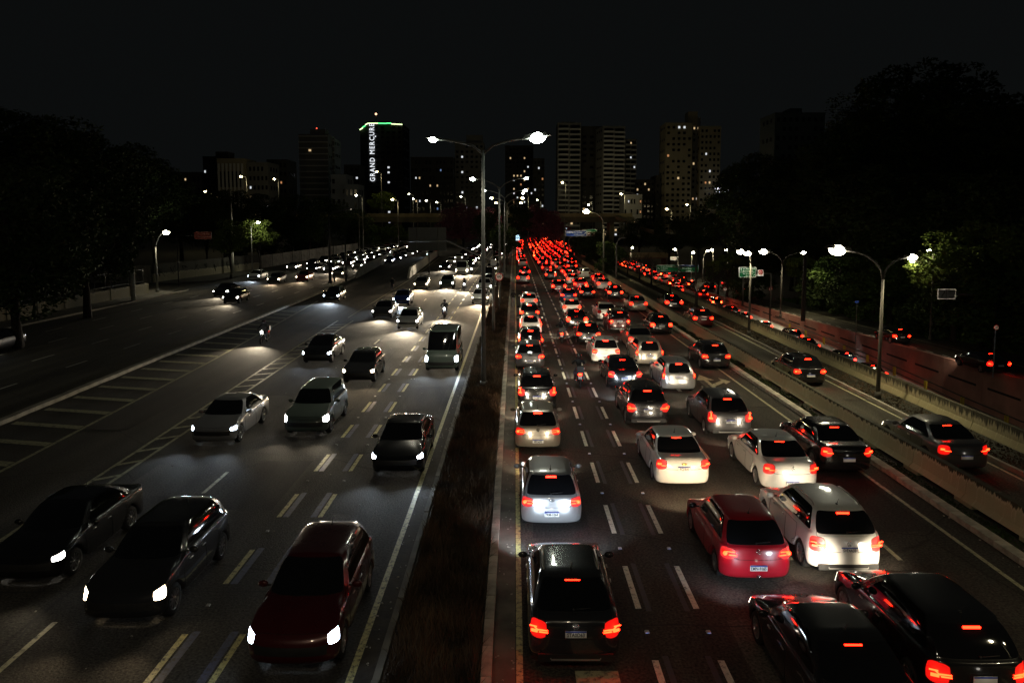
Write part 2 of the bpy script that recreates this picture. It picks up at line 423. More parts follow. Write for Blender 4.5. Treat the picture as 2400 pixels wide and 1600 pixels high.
for x in (-5.62, -6.82):
    dash_line(oncoming_road, x, 8.9, 260, 1.85, 4.0, .13, m=YELL_P, near=100)
    dash_line(oncoming_road, x+(.20 if x > -6 else -.20)*-1, 8.9, 70, 1.95, 4.0, .17, m=BLUE_P, z=.003, name='blue_dash')
    for i in range(22): link('road_stud', STUDR, oncoming_road, (x, 11.9+4*i, .004))
dash_line(oncoming_road, -9.8, 13.2, 250, 2.0, 9.6, .12, m=OLIVE_P)
# ladder marking between the oncoming lanes and the ramp
def hz_r(y): return float(np.interp(y, [10, 24, 53, 70], [-13.0, -13.25, -13.8, -14.0]))
def hz_l(y): return float(np.interp(y, [10, 24, 53, 70], [-13.45, -13.95, -15.0, -15.4]))
line_strip(oncoming_road, hz_r, .13, 12, 64, OLIVE_P, 'ladder_line', z=.008)
line_strip(oncoming_road, hz_l, .13, 12, 64, OLIVE_P, 'ladder_line', z=.008)
for i in range(32):
    y = 13+i*1.55; a, c = hz_l(y)+.06, hz_r(y+.5)-.06
    q = MB(); q.add([(a, y+.25, .012), (a, y, .012), (c, y+.45, .012), (c, y+.7, .012)], [(0, 1, 2, 3)], OLIVE_P); q.build('ladder_bar', oncoming_road)
# zigzag hatching beside the raised kerb
def sl_r(y): return float(np.interp(y, [5, 21, 45, 80], [-16.9, -17.4, -18.6, -21.2]))
line_strip(ramp_road, sl_r, .16, 4, 80, OLIVE_P, 'hatch_line')
for i in range(26):
    y = 12+i*2.35; a = ramp_l(y)+.25; c = sl_r(y+.2)-.08
    q = MB(); q.add([(a, y+.42, .008), (a, y, .008), (c, y-.75, .008), (c, y-.28, .008)], [(0, 1, 2, 3)], OLIVE_P); q.build('hatch_bar', ramp_road)
line_strip(ramp_road, lambda y: in_l(y)-.25, .12, 66, 180, OLIVE_P, 'edge_line')
for x in (-26.3, -29.6, -33.0, -36.5):
    dash_line(avenue_road, x, 30+R.uniform(0, 3), 200, 2.2, 6.5, .12, near=75)
line_strip(service_road, 14.9, .1, 10, 200, OLIVE_P); line_strip(service_road, 16.8, .1, 10, 200, OLIVE_P)
for x in (23.2, 26.6, 30.0, 33.2+.0):
    dash_line(sunken_road, x-.1, 50, 230, 2.2, 7, .12, near=50, zf=z_low)
line_strip(side_street, 35.9, .12, 30, 52, WHITE_P, zf=z_side); dash_line(side_street, 35.9, 53, 128, 1.2, 2.6, .13, zf=z_side, near=128)
line_strip(side_street, 38.9, .1, 30, 120, OLIVE_P, zf=z_side)
def arrow(parent, x, y, s=1.0, m=WHITE_P, bend=0):
    q = MB(); q.add([(-.09, 0, 0), (.09, 0, 0), (.09, 2.0, 0), (-.09, 2.0, 0)], [(0, 1, 2, 3)], m)
    q.add([(-.42, 2.0, 0), (.42, 2.0, 0), (0, 3.3, 0)], [(0, 1, 2)], m)
    if bend: q.add([(.09, .6, 0), (.09, 1.1, 0), (.75, 1.9, 0), (.75, 2.5, 0), (1.15, 1.7, 0), (.75, 1.1, 0), (.75, 1.45, 0)], [(0, 1, 2, 6), (2, 3, 4), (2, 4, 6), (6, 4, 5)], m)
    o = q.build('painted_arrow', parent); o.location = (x, y, .006); o.scale = (s, s, 1); return o
arrow(main_road, 1.35, 97, 1.2); arrow(main_road, 10.3, 37.5, 1.1, OLIVE_P, 1); arrow(main_road, 8.35, 37.0, 1.1, WHITE_P)
arrow(ramp_road, -20.5, 150, 1.4)
q = MB(); q.add([(0, 0, 0), (.82, 0, 0), (.82, 2.4, 0), (0, 2.4, 0)], [(0, 1, 2, 3)], OLIVE_P); o = q.build('painted_block', main_road); o.location = (1.15, 11.1, .006)

# ---- repairs and joints in the surface
def patch(parent, x, y, w, L, m, nm='asphalt_patch'):
    q = MB(); n = 5; pts = [(-w/2, 0), (0, R.uniform(-.08, .08)), (w/2, R.uniform(-.1, .1)), (w/2+R.uniform(-.05, .05), L*.5), (w/2, L), (0, L+R.uniform(-.1, .1)), (-w/2, L+R.uniform(-.1, .1)), (-w/2+R.uniform(-.05, .05), L*.5)]
    q.add([(p[0], p[1], 0) for p in pts], [tuple(range(8))], m); o = q.build(nm, parent); o.location = (x, y, .002)
for x, y, w, L, m in ((1.3, 19.5, 1.6, 3.0, A_PATCH), (8.4, 29, 2.0, 5.5, A_PATCH), (5.5, 24.5, 1.5, 2.2, A_PALE), (10.8, 20, 1.6, 6, A_PATCH), (5.6, 12.2, 2.1, 3.2, A_PALE), (10.9, 34, 1.9, 9, A_PALE), (1.4, 84, 2.2, 9, A_PATCH), (8.3, 51, 2, 7, A_PATCH)): patch(main_road, x, y, w, L, m)
for x, y, w, L, m in ((-4.3, 17.5, 2.0, 3.6, A_PALE), (-8.3, 21.5, 2.2, 4.5, A_PATCH), (-11.6, 22.5, 1.8, 3, A_PALE), (-4.4, 33, 1.9, 5, A_PATCH), (-8.3, 33.5, 2.1, 3, A_PALE), (-8.4, 50, 2.3, 8, A_PALE), (-4.2, 55, 2, 12, A_PALE), (-11.8, 36, 2.0, 7, A_PATCH), (-4.1, 12.2, 1.4, 2, A_PATCH)): patch(oncoming_road, x, y, w, L, m)
for x, y, w, L, m in ((-17, 30, 2.2, 8, A_PATCH), (-18, 62, 3, 12, A_PALE)): patch(ramp_road, x, y, w, L, m)
JNT = mat('joint_tar', (.008, .008, .008), .8)
for par, x0, x1, ys_j in ((main_road, .2, 11.8, (15.1, 26.4, 43, 64)), (oncoming_road, -12.8, -3.1, (16.5, 29.8, 47, 54.5, 71))):
    for y in ys_j:
        q = MB(); n = 14; v = []
        for i in range(n+1):
            X = x0+(x1-x0)*i/n; j = R.uniform(-.05, .05); v += [(X, y+j, .003), (X, y+j+.035+.01*(y/20), .003)]
        q.add(v, [(2*i, 2*i+2, 2*i+3, 2*i+1) for i in range(n)], JNT); q.build('expansion_joint', par)
for k in range(9):
    par, x0 = [(main_road, R.uniform(1, 11)), (oncoming_road, R.uniform(-12, -4))][k % 2]; y = R.uniform(12, 40); q = MB(); v = []; X = x0
    for i in range(12): X += R.uniform(-.12, .12); v += [(X, y+i*.45, .0035), (X+.03, y+i*.45, .0035)]
    q.add(v, [(2*i, 2*i+1, 2*i+3, 2*i+2) for i in range(11)], JNT); q.build('tar_crack', par)
# litter scattered along the edges
lit_ = MB()
for k in range(420):
    x, y = R.choice([(R.uniform(-2.98, -2.65), 0), (R.uniform(-.4, 0), 0), (R.uniform(12.0, 13.4), 0), (R.uniform(-12.5, -3.4), 0)]); y = 11+R.random()**1.6*60; s_ = R.uniform(.01, .035)
    lit_.box((x, y, .02 if x < 12.9 else .06), (s_*1.6, s_, s_*.6), KERBM_L, rz=R.uniform(0, 3))
o = lit_.build('road_litter'); o['kind'] = 'stuff'; o['label'] = 'small stones and litter along the road edges'

# ---- barriers
BLAB = {'concrete_barrier': 'long concrete barrier with drain slots along the right edge of the jammed lanes',
        'mould_stained_barrier': 'mould stained concrete barrier between the service lane and the sunken road'}
def barrier(name, x, m, prof, y0, y1, sec, slots):
    root = thing(name, BLAB[name], 'barrier', (x, 0, 0))
    q = MB(); L = sec-.03
    if slots:
        up = [p for p in prof]; q.prism([(p[0], max(p[1], .16)) for p in up], 'y', .0, L, m)
        q.box((0, .22, .08), (.42, .44, .162), m); q.box((0, L-.22, .08), (.42, .44, .162), m)
    else: q.prism(prof, 'y', 0, L, m)
    me = q.mesh('barrier_section'); y = y0
    while y < y1:
        link('barrier_section', me, root, (R.uniform(-.008, .008), y, 0)); y += sec
    return root
barrier('concrete_barrier', 13.78, BARR, [(-.28, 0), (.28, 0), (.28, .08), (.15, .32), (.10, .85), (-.10, .85), (-.15, .32), (-.28, .08)], 4, 150, 3.0, True)
barrier('mould_stained_barrier', 18.85, BARR2, [(-.24, 0), (.24, 0), (.2, .12), (.11, .35), (.09, .82), (-.09, .82), (-.11, .35), (-.2, .12)], 6, 150, 4.0, False)
o = MB()
for i in range(len(YS)-1):
    y0, y1 = YS[i], YS[i+1]
    if y1 > 230: break
    o.add([(19.05, y0, -.02), (19.05, y1, -.02), (19.05, y1, z_low(y1)), (19.05, y0, z_low(y0))], [(0, 1, 2, 3)], CONC_D)
w = o.build('trench_wall'); tag(w, 'dark concrete side wall of the sunken road below the mould stained barrier', 'retaining wall')
# pink retaining wall of the side street, in panels with a row of drain slots
rw = thing('retaining_wall', 'pinkish painted retaining wall with a row of dark slots beside the sunken road', 'retaining wall', (35.0, 0, 0))
y = 30.0
while y < 140:
    y2 = y+5.0; q = MB()
    z0a, z0b, z1a, z1b = z_low(y), z_low(y2), z_side(y)+.12, z_side(y2)+.12
    if z1b-z0b < .25: break
    q.add([(-.1, y, z0a-.2), (.28, y, z0a-.2), (.28, y, z1a), (-.1, y, z1a), (-.1, y2-.03, z0b-.2), (.28, y2-.03, z0b-.2), (.28, y2-.03, z1b), (-.1, y2-.03, z1b)],
          [(0, 1, 2, 3), (7, 6, 5, 4), (0, 3, 7, 4), (3, 2, 6, 7), (1, 0, 4, 5), (2, 1, 5, 6)], PINKW); q.build('wall_panel', rw)
    h = z1a-z0a
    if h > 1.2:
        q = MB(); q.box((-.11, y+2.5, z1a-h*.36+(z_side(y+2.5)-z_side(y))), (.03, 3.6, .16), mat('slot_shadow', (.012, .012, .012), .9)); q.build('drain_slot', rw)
    y = y2
q = MB(); v = []
for y in (30, 45, 57, 72, 85, 100, 120): v += [(33.55, y, z_low(y)), (33.75, y, z_low(y)+.22), (34.55, y, z_low(y)+.34), (34.9, y, z_low(y)+.34)]
for i in range(6):
    for k in range(3): q.add([v[4*i+k], v[4*i+k+1], v[4*i+4+k+1], v[4*i+4+k]], [(0, 1, 2, 3)], mat('headlit_concrete', (.8, .8, .78), .7, noise=.2, nscale=2))  # plain concrete ledge; brightness of the headlights is put into its colour
tag(q.build('white_ledge'), 'concrete ledge coloured headlight-bright at the foot of the pinkish wall', 'ledge')
rail = thing('handrail', 'low rail on pairs of yellow posts along the pinkish wall', 'railing')
pm = MB(); pm.box((0, -.14, .42), (.10, .09, .84), YELST); pm.box((0, .14, .42), (.10, .09, .84), YELST); PME = pm.mesh('yellow_post')
y = 36.
while y < 96: link('yellow_post', PME, rail, (34.6, y, z_low(y)+.28)); y += 5.2
for h in (.35, .85):
    q = MB(); q.tube([(34.7, y, z_low(y)+.28+h) for y in (30, 45, 57, 72, 85, 100)], .05, DARKST, 6); q.build('rail', rail)

# left boundary walls
def seg_wall(name, label, p0, p1, h, t, m, pan=3.0, z=0, cap=False, pillar=False):
    p0, p1 = Vector(p0), Vector(p1); d = p1-p0; L = d.length; a = math.atan2(d.y, d.x)
    root = thing(name, label, 'wall', (p0.x, p0.y, z), a); n = max(1, round(L/pan)); w = L/n
    q = MB(); q.box((w/2, 0, h/2), (w-.03, t, h), m)
    if cap: q.box((w/2, 0, h+.03), (w-.02, t+.08, .06), m)
    me = q.mesh('wall_panel')
    pp = MB(); pp.box((0, 0, h/2+.05), (.28, t+.12, h+.1), m); pe = pp.mesh('wall_pillar')
    for i in range(n):
        link('wall_panel', me, root, (i*w, 0, R.uniform(-.02, .02)))
        if pillar: link('wall_pillar', pe, root, (i*w, 0, 0))
    return root
seg_wall('low_yellow_wall', 'low yellowish stained wall behind the pavement at the left edge', (-43.5, 22), (-43.5, 88), 1.25, .3, WALLP, 4.2, pillar=True)
q = thing('park_fence', 'dark steel rail fence standing behind the low yellow wall', 'fence', (-43.9, 30, 0))
for i in range(18):
    f = MB(); f.tube([(0, i*3.4, 0), (0, i*3.4, 3.0)], .05, DARKST, 6); f.build('fence_post', q)
for z in (1.5, 2.9):
    f = MB(); f.tube([(0, 0, z), (0, 58, z)], .03, DARKST, 5); f.build('fence_rail', q)
seg_wall('graffiti_wall', 'tall pale wall with dark scrawls beyond the side street corner', (-50.5, 104), (-46.0, 134), 2.6, .3, WALLP, 5, cap=True)
seg_wall('far_graffiti_wall', 'long pale wall below the trees, further along the avenue', (-46.0, 135), (-45.0, 214), 2.4, .3, CONC_D, 6, pillar=True)
seg_wall('side_street_wall', 'dim grey wall running back from the side street corner', (-62, 103), (-50.7, 103.6), 2.5, .3, CONC_D, 4)
# graffiti on the near graffiti wall: rough painted strokes
gm = mat('graffiti_black', (.02, .02, .02), .7)
gr = bpy.data.objects['graffiti_wall']
for i in range(9):
    q = MB(); x = 1.5+i*3.0+R.uniform(-.5, .5); pts = [(x+R.uniform(-.9, .9), -.17, R.uniform(.5, 2.2)) for _ in range(6)]
    q.tube(pts, .035, gm, 4); q.build('scrawl', gr)
q = MB(); q.add([(-60, 86.5, .1), (-40.5, 86.5, .1), (-41.2, 90, .1), (-44, 92, .1), (-60, 92, .1)], [(0, 1, 2, 3, 4)], CONC_D); struct(q.build('corner_pavement'))
q = MB(); q.add([(-62, 92.2, -.03), (-40.1, 92.2, -.03), (-40.1, 101, -.03), (-62, 101, -.03)], [(0, 1, 2, 3)], A_OLD); struct(q.build('side_road'))
q = MB(); q.add([(-62, 101.2, .12), (-48, 101.2, .12), (-43.4, 106, .12), (-42.4, 125, .12), (-42, 215, .12), (-50, 215, .12), (-50.6, 103, .12), (-62, 103, .12)], [(0, 1, 2, 6, 7), (2, 3, 4, 5, 6)], VERGE); struct(q.build('far_verge'))

# underpass parapets beside the ramp
def parapet(name, label, pts, h0, h1, t=.35, m=None):
    root = thing(name, label, 'parapet', (pts[0][0], pts[0][1], 0)); n = len(pts)-1
    for i in range(n):
        a, c = Vector(pts[i]), Vector(pts[i+1]); d = (c-a).normalized(); nn = Vector((-d.y, d.x))*t/2; o = Vector(pts[0])
        za, zc = h0+(h1-h0)*min(1, i/max(1, 1)), h1
        if i == 0: za = h0
        q = MB(); P = []
        for p, zt in ((a, za), (c, zc)):
            for s in (-1, 1):
                for z in (0, zt): P.append((p.x-o.x+nn.x*s, p.y-o.y+nn.y*s, z))
        q.add(P, [(0, 2, 3, 1), (4, 5, 7, 6), (0, 1, 5, 4), (2, 6, 7, 3), (1, 3, 7, 5)], m or CONC); q.build('parapet_section', root)
def lerp_pts(p0, p1, n, st=.0): return [(p0[0]+(p1[0]-p0[0])*i/n, p0[1]+(p1[1]-p0[1])*i/n) for i in range(n+1)]
parapet('ramp_parapet', 'pale sloping parapet on the left side of the underpass ramp', [(-24.0, 112), (-24.4, 118)]+lerp_pts((-24.6, 121), (-32.5, 222), 12), .15, 1.5)
parapet('inner_ramp_parapet', 'bright panelled parapet on the right side of the underpass ramp', [(-16.0, 112), (-16.2, 116)]+lerp_pts((-16.3, 118), (-19.6, 190), 12), .15, 1.5, m=mat('pale_panel', (.55, .5, .4), .7, noise=.2))

# viaduct across everything, with piers
VD = mat('viaduct_concrete', (.34, .29, .17), .85, noise=.3, nscale=.3)
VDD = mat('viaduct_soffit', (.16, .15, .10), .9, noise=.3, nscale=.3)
vd = thing('viaduct', 'broad concrete road viaduct crossing the whole valley behind the traffic', 'bridge', (0, 275, 0))
for i in range(11):
    x0 = -80+i*11.2
    q = MB(); q.box((x0+5.6, 0, 10.95), (11.17, .4, 1.3), VD); q.build('parapet_panel', vd)
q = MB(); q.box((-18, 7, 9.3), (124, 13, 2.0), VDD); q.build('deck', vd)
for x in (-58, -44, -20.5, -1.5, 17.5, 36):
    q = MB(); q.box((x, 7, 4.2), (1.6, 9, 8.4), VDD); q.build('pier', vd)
v2 = thing('exit_viaduct', 'curved exit viaduct sloping down to the right above the sunken road', 'bridge', (0, 0, 0))
path = [(36, 268, 9.6), (41, 250, 6.0), (46, 238, 4.0), (58, 228, 2.2), (80, 222, .5)]
for i in range(4):
    a, c = Vector(path[i]), Vector(path[i+1]); q = MB()
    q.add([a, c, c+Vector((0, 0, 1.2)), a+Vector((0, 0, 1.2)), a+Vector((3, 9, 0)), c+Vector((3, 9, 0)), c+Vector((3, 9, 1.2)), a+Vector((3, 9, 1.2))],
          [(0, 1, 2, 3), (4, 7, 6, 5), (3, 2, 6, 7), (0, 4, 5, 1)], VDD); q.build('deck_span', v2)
v3 = thing('low_bridge', 'low pale bridge over the far end of the sunken road', 'bridge', (0, 226, 0))
q = MB(); q.box((39.5, .2, -1.45), (18, .5, 1.5), VD); q.build('parapet_panel', v3)
q = MB(); q.prism([(28, -3.0), (28, -4.3), (33, -3.3), (40, -2.7), (48.5, -2.4), (48.5, -2.2), (28, -2.2)], 'y', .6, 9, mat('bridge_brown', (.22, .14, .10), .8, noise=.3)); q.build('girder', v3)
q = MB(); q.box((29.5, 4, -4), (2.2, 8, 3.8), CONC_D); q.build('abutment', v3)
q = MB(); q.box((47.5, 4, -4), (3.2, 8, 3.8), CONC_D); q.build('abutment', v3)
# ============================================================ VEHICLES
BODY, WSH, RWIN, SWL, SWR, TLL, TLR, HLL, HLR, BUMP, GRILLE, DFL, DRL, DFR, DRR, GATE, HOOD, ROOF, SILL = range(19)
PNAME = {BODY: 'body', WSH: 'windscreen', RWIN: 'rear_window', SWL: 'side_windows', SWR: 'side_windows', TLL: 'tail_light', TLR: 'tail_light',
         HLL: 'headlight', HLR: 'headlight', BUMP: 'rear_bumper', GRILLE: 'grille', DFL: 'front_door', DRL: 'rear_door', DFR: 'front_door', DRR: 'rear_door',
         GATE: 'tailgate', HOOD: 'bonnet', ROOF: 'roof', SILL: 'front_bumper'}
PAINTED = {BODY, BUMP, DFL, DRL, DFR, DRR, GATE, HOOD, ROOF, SILL}
TYPES = {
 # L width height, rear axle y, wheelbase, wheel radius, rear glass base (y,z), roof rear y, roof front y, cowl y, belt z, tail cells, trimmed lower
 'hatch': dict(L=3.95, W=1.70, H=1.49, yr=.72, wb=2.50, Rw=.31, rg=(.13, .98), rr=.55, rf=2.15, cb=2.95, belt=.93, tail='wide', trim=0),
 'compact': dict(L=3.82, W=1.66, H=1.54, yr=.66, wb=2.47, Rw=.30, rg=(.10, .97), rr=.42, rf=2.12, cb=2.92, belt=.94, tail='tall', trim=0),
 'sedan': dict(L=4.45, W=1.76, H=1.46, yr=.98, wb=2.66, Rw=.32, rg=(.66, 1.03), rr=1.30, rf=2.55, cb=3.35, belt=.92, tail='wide', trim=0),
 'suv': dict(L=4.22, W=1.77, H=1.60, yr=.80, wb=2.65, Rw=.34, rg=(.12, 1.08), rr=.48, rf=2.30, cb=3.10, belt=1.02, tail='wide', trim=1),
 'coupe_suv': dict(L=4.27, W=1.77, H=1.50, yr=.86, wb=2.57, Rw=.34, rg=(.30, 1.07), rr=.98, rf=2.45, cb=3.18, belt=1.0, tail='wide', trim=1),
 'crossover': dict(L=4.30, W=1.78, H=1.58, yr=.84, wb=2.61, Rw=.34, rg=(.16, 1.05), rr=.66, rf=2.40, cb=3.15, belt=1.0, tail='boomerang', trim=1),
 'boxy_suv': dict(L=4.24, W=1.80, H=1.68, yr=.80, wb=2.57, Rw=.35, rg=(.08, 1.10), rr=.24, rf=2.45, cb=3.05, belt=1.05, tail='square', trim=1),
 'wagon': dict(L=4.10, W=1.70, H=1.53, yr=.74, wb=2.53, Rw=.31, rg=(.10, 1.00), rr=.40, rf=2.25, cb=3.20, belt=.95, tail='tall', trim=0),
 'van': dict(L=4.75, W=1.92, H=2.25, yr=.85, wb=2.95, Rw=.34, rg=(.05, 1.15), rr=.14, rf=3.35, cb=4.15, belt=1.15, tail='tall', trim=1),
}
def car_shell(T, level):
    w = T['W']/2; L = T['L']; yr = T['yr']; yf = yr+T['wb']; Rw = T['Rw']; H = T['H']; rgy, rgz = T['rg']; cb = T['cb']
    belt = T['belt']; rr, rf = T['rr'], T['rf']
    low = [(0, .0), (.32, .003), (.62, .03), (.86, .10), (.985, .28), (1, yr-.40), (1, yr-.27), (1, yr), (1, yr+.27), (1, yr+.41),
           (1, yr+T['wb']*.36), (1, yr+T['wb']*.66), (1, yf-.41), (1, yf-.27), (1, yf), (1, yf+.27), (1, yf+.40), (.95, L-.24), (.80, L-.10), (.48, L-.02), (0, L)]
    if low[5][1] < .30: low[5] = (1, .31)
    def row(dx, dyr, dyf, zf):
        out = []
        for k, (x, y) in enumerate(low):
            t = 1-min(1, y/.5); u = 1-min(1, (L-y)/.5)
            out.append([x*w*dx, y+dyr*t+dyf*u, zf(k, y)])
        return out
    arch = {6: Rw+.29, 7: Rw+.41, 8: Rw+.29, 13: Rw+.29, 14: Rw+.41, 15: Rw+.29}
    gc = .20 if not T['trim'] else .25
    def beltz(k, y):
        f = min(1, max(0, (y-.3)/(L-.3)))
        z = belt+.02-.06*f
        if k <= 3: z = rgz-.05 if T['rg'][0] < .5 else rgz-.03
        elif k == 4: z = (rgz-.03+belt)/2
        if k == 13: z = belt-.06
        if k in (14, 15): z = belt-.09
        if k == 16: z = belt-.13
        if k >= 17: z = belt-.20-.015*(k-17)
        return z
    r0 = row(.86, .18, -.18, lambda k, y: arch.get(k, gc)+.0)
    r1 = row(.985, .03, -.04, lambda k, y: arch.get(k, gc))
    r2 = row(1.0, -.015, .0, lambda k, y: (arch[k]+.035) if k in arch else .44)
    r3 = row(1.0, .02, -.02, lambda k, y: (arch[k]+.075) if k in arch else (.66 if y < L*.5 else .60))
    r4 = row(.955, .05 if T['rg'][0] < .5 else .04, -.11, beltz)
    # greenhouse
    ya = cb-.42
    g5 = [(0, rgy), (.34, rgy+.005), (.66, rgy+.03), (.83, rgy+.09), (.885, rgy+.26)]
    y0 = max(rgy+.40, low[5][1])
    for k in range(5, 13): g5.append((.90, y0+(ya-y0)*(k-5)/7))
    g5 += [(.885, ya+.12), (.85, ya+.24), (.76, cb-.12), (.64, cb-.05), (.48, cb), (.33, cb+.03), (.16, cb+.05), (0, cb+.055)]
    r5 = [[x*w, y, (beltz(k, y)+.045 if 4 <= k <= 13 else (rgz if k < 4 else belt+.035+.004*(k-13)))] for k, (x, y) in enumerate(g5)]
    q0 = rr+.34
    rw = .70 if T['H'] < 2 else .86
    g7 = [(0, rr), (.30/.7*rw, rr+.005), (.54/.7*rw, rr+.03), (.66/.7*rw, rr+.10), (.69/.7*rw, rr+.24)]
    for k in range(5, 13): g7.append((rw, q0+(rf-.18-q0)*(k-5)/7))
    g7 += [(rw*.985, rf-.08), (rw*.94, rf), (rw*.84, rf+.035), (rw*.70, rf+.06), (rw*.54, rf+.075), (rw*.37, rf+.085), (rw*.18, rf+.09), (0, rf+.092)]
    def roofz(y): 
        f = (y-rr)/(rf-rr); return H-.055-.05*max(0, .25-f)*2-.06*max(0, f-.8)
    r7 = [[x*w, y, roofz(y)] for x, y in g7]
    r6 = []
    for a, c in zip(r5, r7):
        m_ = [(a[i]+c[i])/2 for i in range(3)]; m_[0] *= 1.025 if abs(m_[0]) > .3 else 1; m_[2] += .01
        k = len(r6)
        if k <= 3: m_[1] -= .03
        if k >= 14: m_[1] += .02
        r6.append(m_)
    r8 = [[p[0]*.82, p[1]+(.10 if k < 4 else (-.09 if k > 14 else (.04 if k == 4 else 0))), p[2]+.035] for k, p in enumerate(r7)]
    r4b = []
    for k, (a, c) in enumerate(zip(r4, r5)):
        t = .5; m_ = [a[i]*(1-t)+c[i]*t for i in range(3)]
        if k >= 15: m_[2] += .045
        if k < 4 and T['rg'][0] > .5: m_[2] += .02
        r4b.append(m_)
    rows = [r0, r1, r2, r3, r4, r4b, r5, r6, r7, r8]
    K = 21; verts = []; idx = {}
    for r, rw_ in enumerate(rows):
        for k in range(K):
            x, y, z = rw_[k]; idx[(r, k)] = len(verts); verts.append((x, y, z))
            if 0 < k < K-1: idx[(r, -k)] = len(verts); verts.append((-x, y, z))
            else: idx[(r, -k)] = idx[(r, k)]
    for k in range(4, 16): idx[('c', k)] = len(verts); verts.append((0, rows[9][k][1], H-.012 if 5 < k < 14 else rows[9][k][2]+.012))
    faces = []; ids = []
    tl = {'wide': {(3, 2), (3, 3)}, 'tall': {(3, 3), (4, 3), (5, 3), (6, 3)}, 'boomerang': {(3, 3), (3, 2), (4, 3)}, 'square': {(3, 2)}}[T['tail']]
    def pid(r, k, s):
        side = s > 0   # +x is the right of a car that heads +y
        if (r, k) in tl: return TLR if side else TLL
        if r == 3 and k in (16, 17): return HLR if side else HLL
        if r in (6, 7):
            if k <= 1 or (k == 2 and T['tail'] != 'tall' and T['H'] < 2): return RWIN
            if k in (2, 3): return BODY
            if 4 <= k <= 11: return SWR if side else SWL
            if k in (12, 13): return BODY
            return WSH
        if r == 8: return ROOF
        if r in (4, 5):
            if k >= 14: return HOOD
            if k <= 2: return GATE
            return BODY
        if r == 3 and k <= 1: return GATE
        if r <= 2 and k <= 3: return BUMP
        if r in (1, 2) and k >= 18: return GRILLE if k >= 18 and r == 2 else SILL
        if r <= 2 and k >= 16: return SILL
        if r == 3 and k >= 18: return SILL
        if r in (1, 2, 3) and k in (10, 11): return DFR if side else DFL
        if r in (2, 3) and k in (8, 9) or (r == 1 and k == 9): return DRR if side else DRL
        return BODY
    for s in (1, -1):
        for r in range(9):
            for k in range(K-1):
                f = (idx[(r, s*k)], idx[(r, s*(k+1))], idx[(r+1, s*(k+1))], idx[(r+1, s*k)])
                if len(set(f)) < 3: continue
                faces.append(f if s > 0 else f[::-1]); ids.append(pid(r, k, s))
        for k in range(4, 15):
            f = (idx[(9, s*k)], idx[(9, s*(k+1))], idx[('c', k+1)], idx[('c', k)]); faces.append(f if s > 0 else f[::-1]); ids.append(ROOF)
        for f in ((idx[(9, 0)], idx[(9, s*1)], idx[(9, s*2)], idx[('c', 4)]), (idx[(9, s*2)], idx[(9, s*3)], idx[(9, s*4)], idx[('c', 4)])):
            faces.append(f if s > 0 else f[::-1]); ids.append(ROOF)
        for a in ((15, 16, 17), (17, 18, 19)):
            f = (idx[(9, s*a[0])], idx[(9, s*a[1])], idx[(9, s*a[2])], idx[('c', 15)]); faces.append(f if s > 0 else f[::-1]); ids.append(ROOF)
        f = (idx[(9, s*19)], idx[(9, 20)], idx[('c', 15)]); faces.append(f if s > 0 else f[::-1]); ids.append(ROOF)
    me = bpy.data.meshes.new('shell'); me.from_pydata(verts, [], faces)
    for i in range(19): me.materials.append(None)
    me.polygons.foreach_set('material_index', ids)
    # creases at part edges keep the outlines crisp
    cre = me.attributes.new('crease_edge', 'FLOAT', 'EDGE')
    em = {}
    for p in me.polygons:
        for e in p.edge_keys: em.setdefault(tuple(sorted(e)), []).append(p.material_index)
    glassy = {WSH, RWIN, SWL, SWR}; lights = {TLL, TLR, HLL, HLR}
    for i, e in enumerate(me.edges):
        a = em.get(tuple(sorted(e.vertices)), [])
        if len(a) == 2 and a[0] != a[1]:
            if (a[0] in glassy) != (a[1] in glassy): cre.data[i].value = .55
            elif (a[0] in lights) != (a[1] in lights): cre.data[i].value = .6
        if len(a) == 1: cre.data[i].value = .8
    ob = bpy.data.objects.new('shell', me); C.objects.link(ob)
    if level:
        sub = ob.modifiers.new('s', 'SUBSURF'); sub.levels = level; sub.render_levels = level
        dg = bpy.context.evaluated_depsgraph_get(); ev = bpy.data.meshes.new_from_object(ob.evaluated_get(dg))
    else: ev = me
    V = np.empty(len(ev.vertices)*3); ev.vertices.foreach_get('co', V); V = V.reshape(-1, 3)
    P = {}
    for p in ev.polygons: P.setdefault(p.material_index, []).append(tuple(p.vertices))
    bpy.data.objects.remove(ob)
    return V, P
def sub_mesh(V, polys, name, m, smooth=True, off=0):
    used = sorted({i for p in polys for i in p}); mp = {v: j for j, v in enumerate(used)}
    me = bpy.data.meshes.new(name); me.from_pydata([tuple(V[i]) for i in used], [], [tuple(mp[i] for i in p) for p in polys])
    me.materials.append(m); me.polygons.foreach_set('use_smooth', [smooth]*len(me.polygons)); me.update(); return me
def boundary_tubes(V, polys, r, m):
    cnt = {}
    for p in polys:
        for i in range(len(p)):
            e = tuple(sorted((p[i], p[(i+1) % len(p)]))); cnt[e] = cnt.get(e, 0)+1
    q = MB()
    for (a, c), n in cnt.items():
        if n == 1: q.tube([Vector(V[a]), Vector(V[c])], r, m, 4, cap=False)
    return q
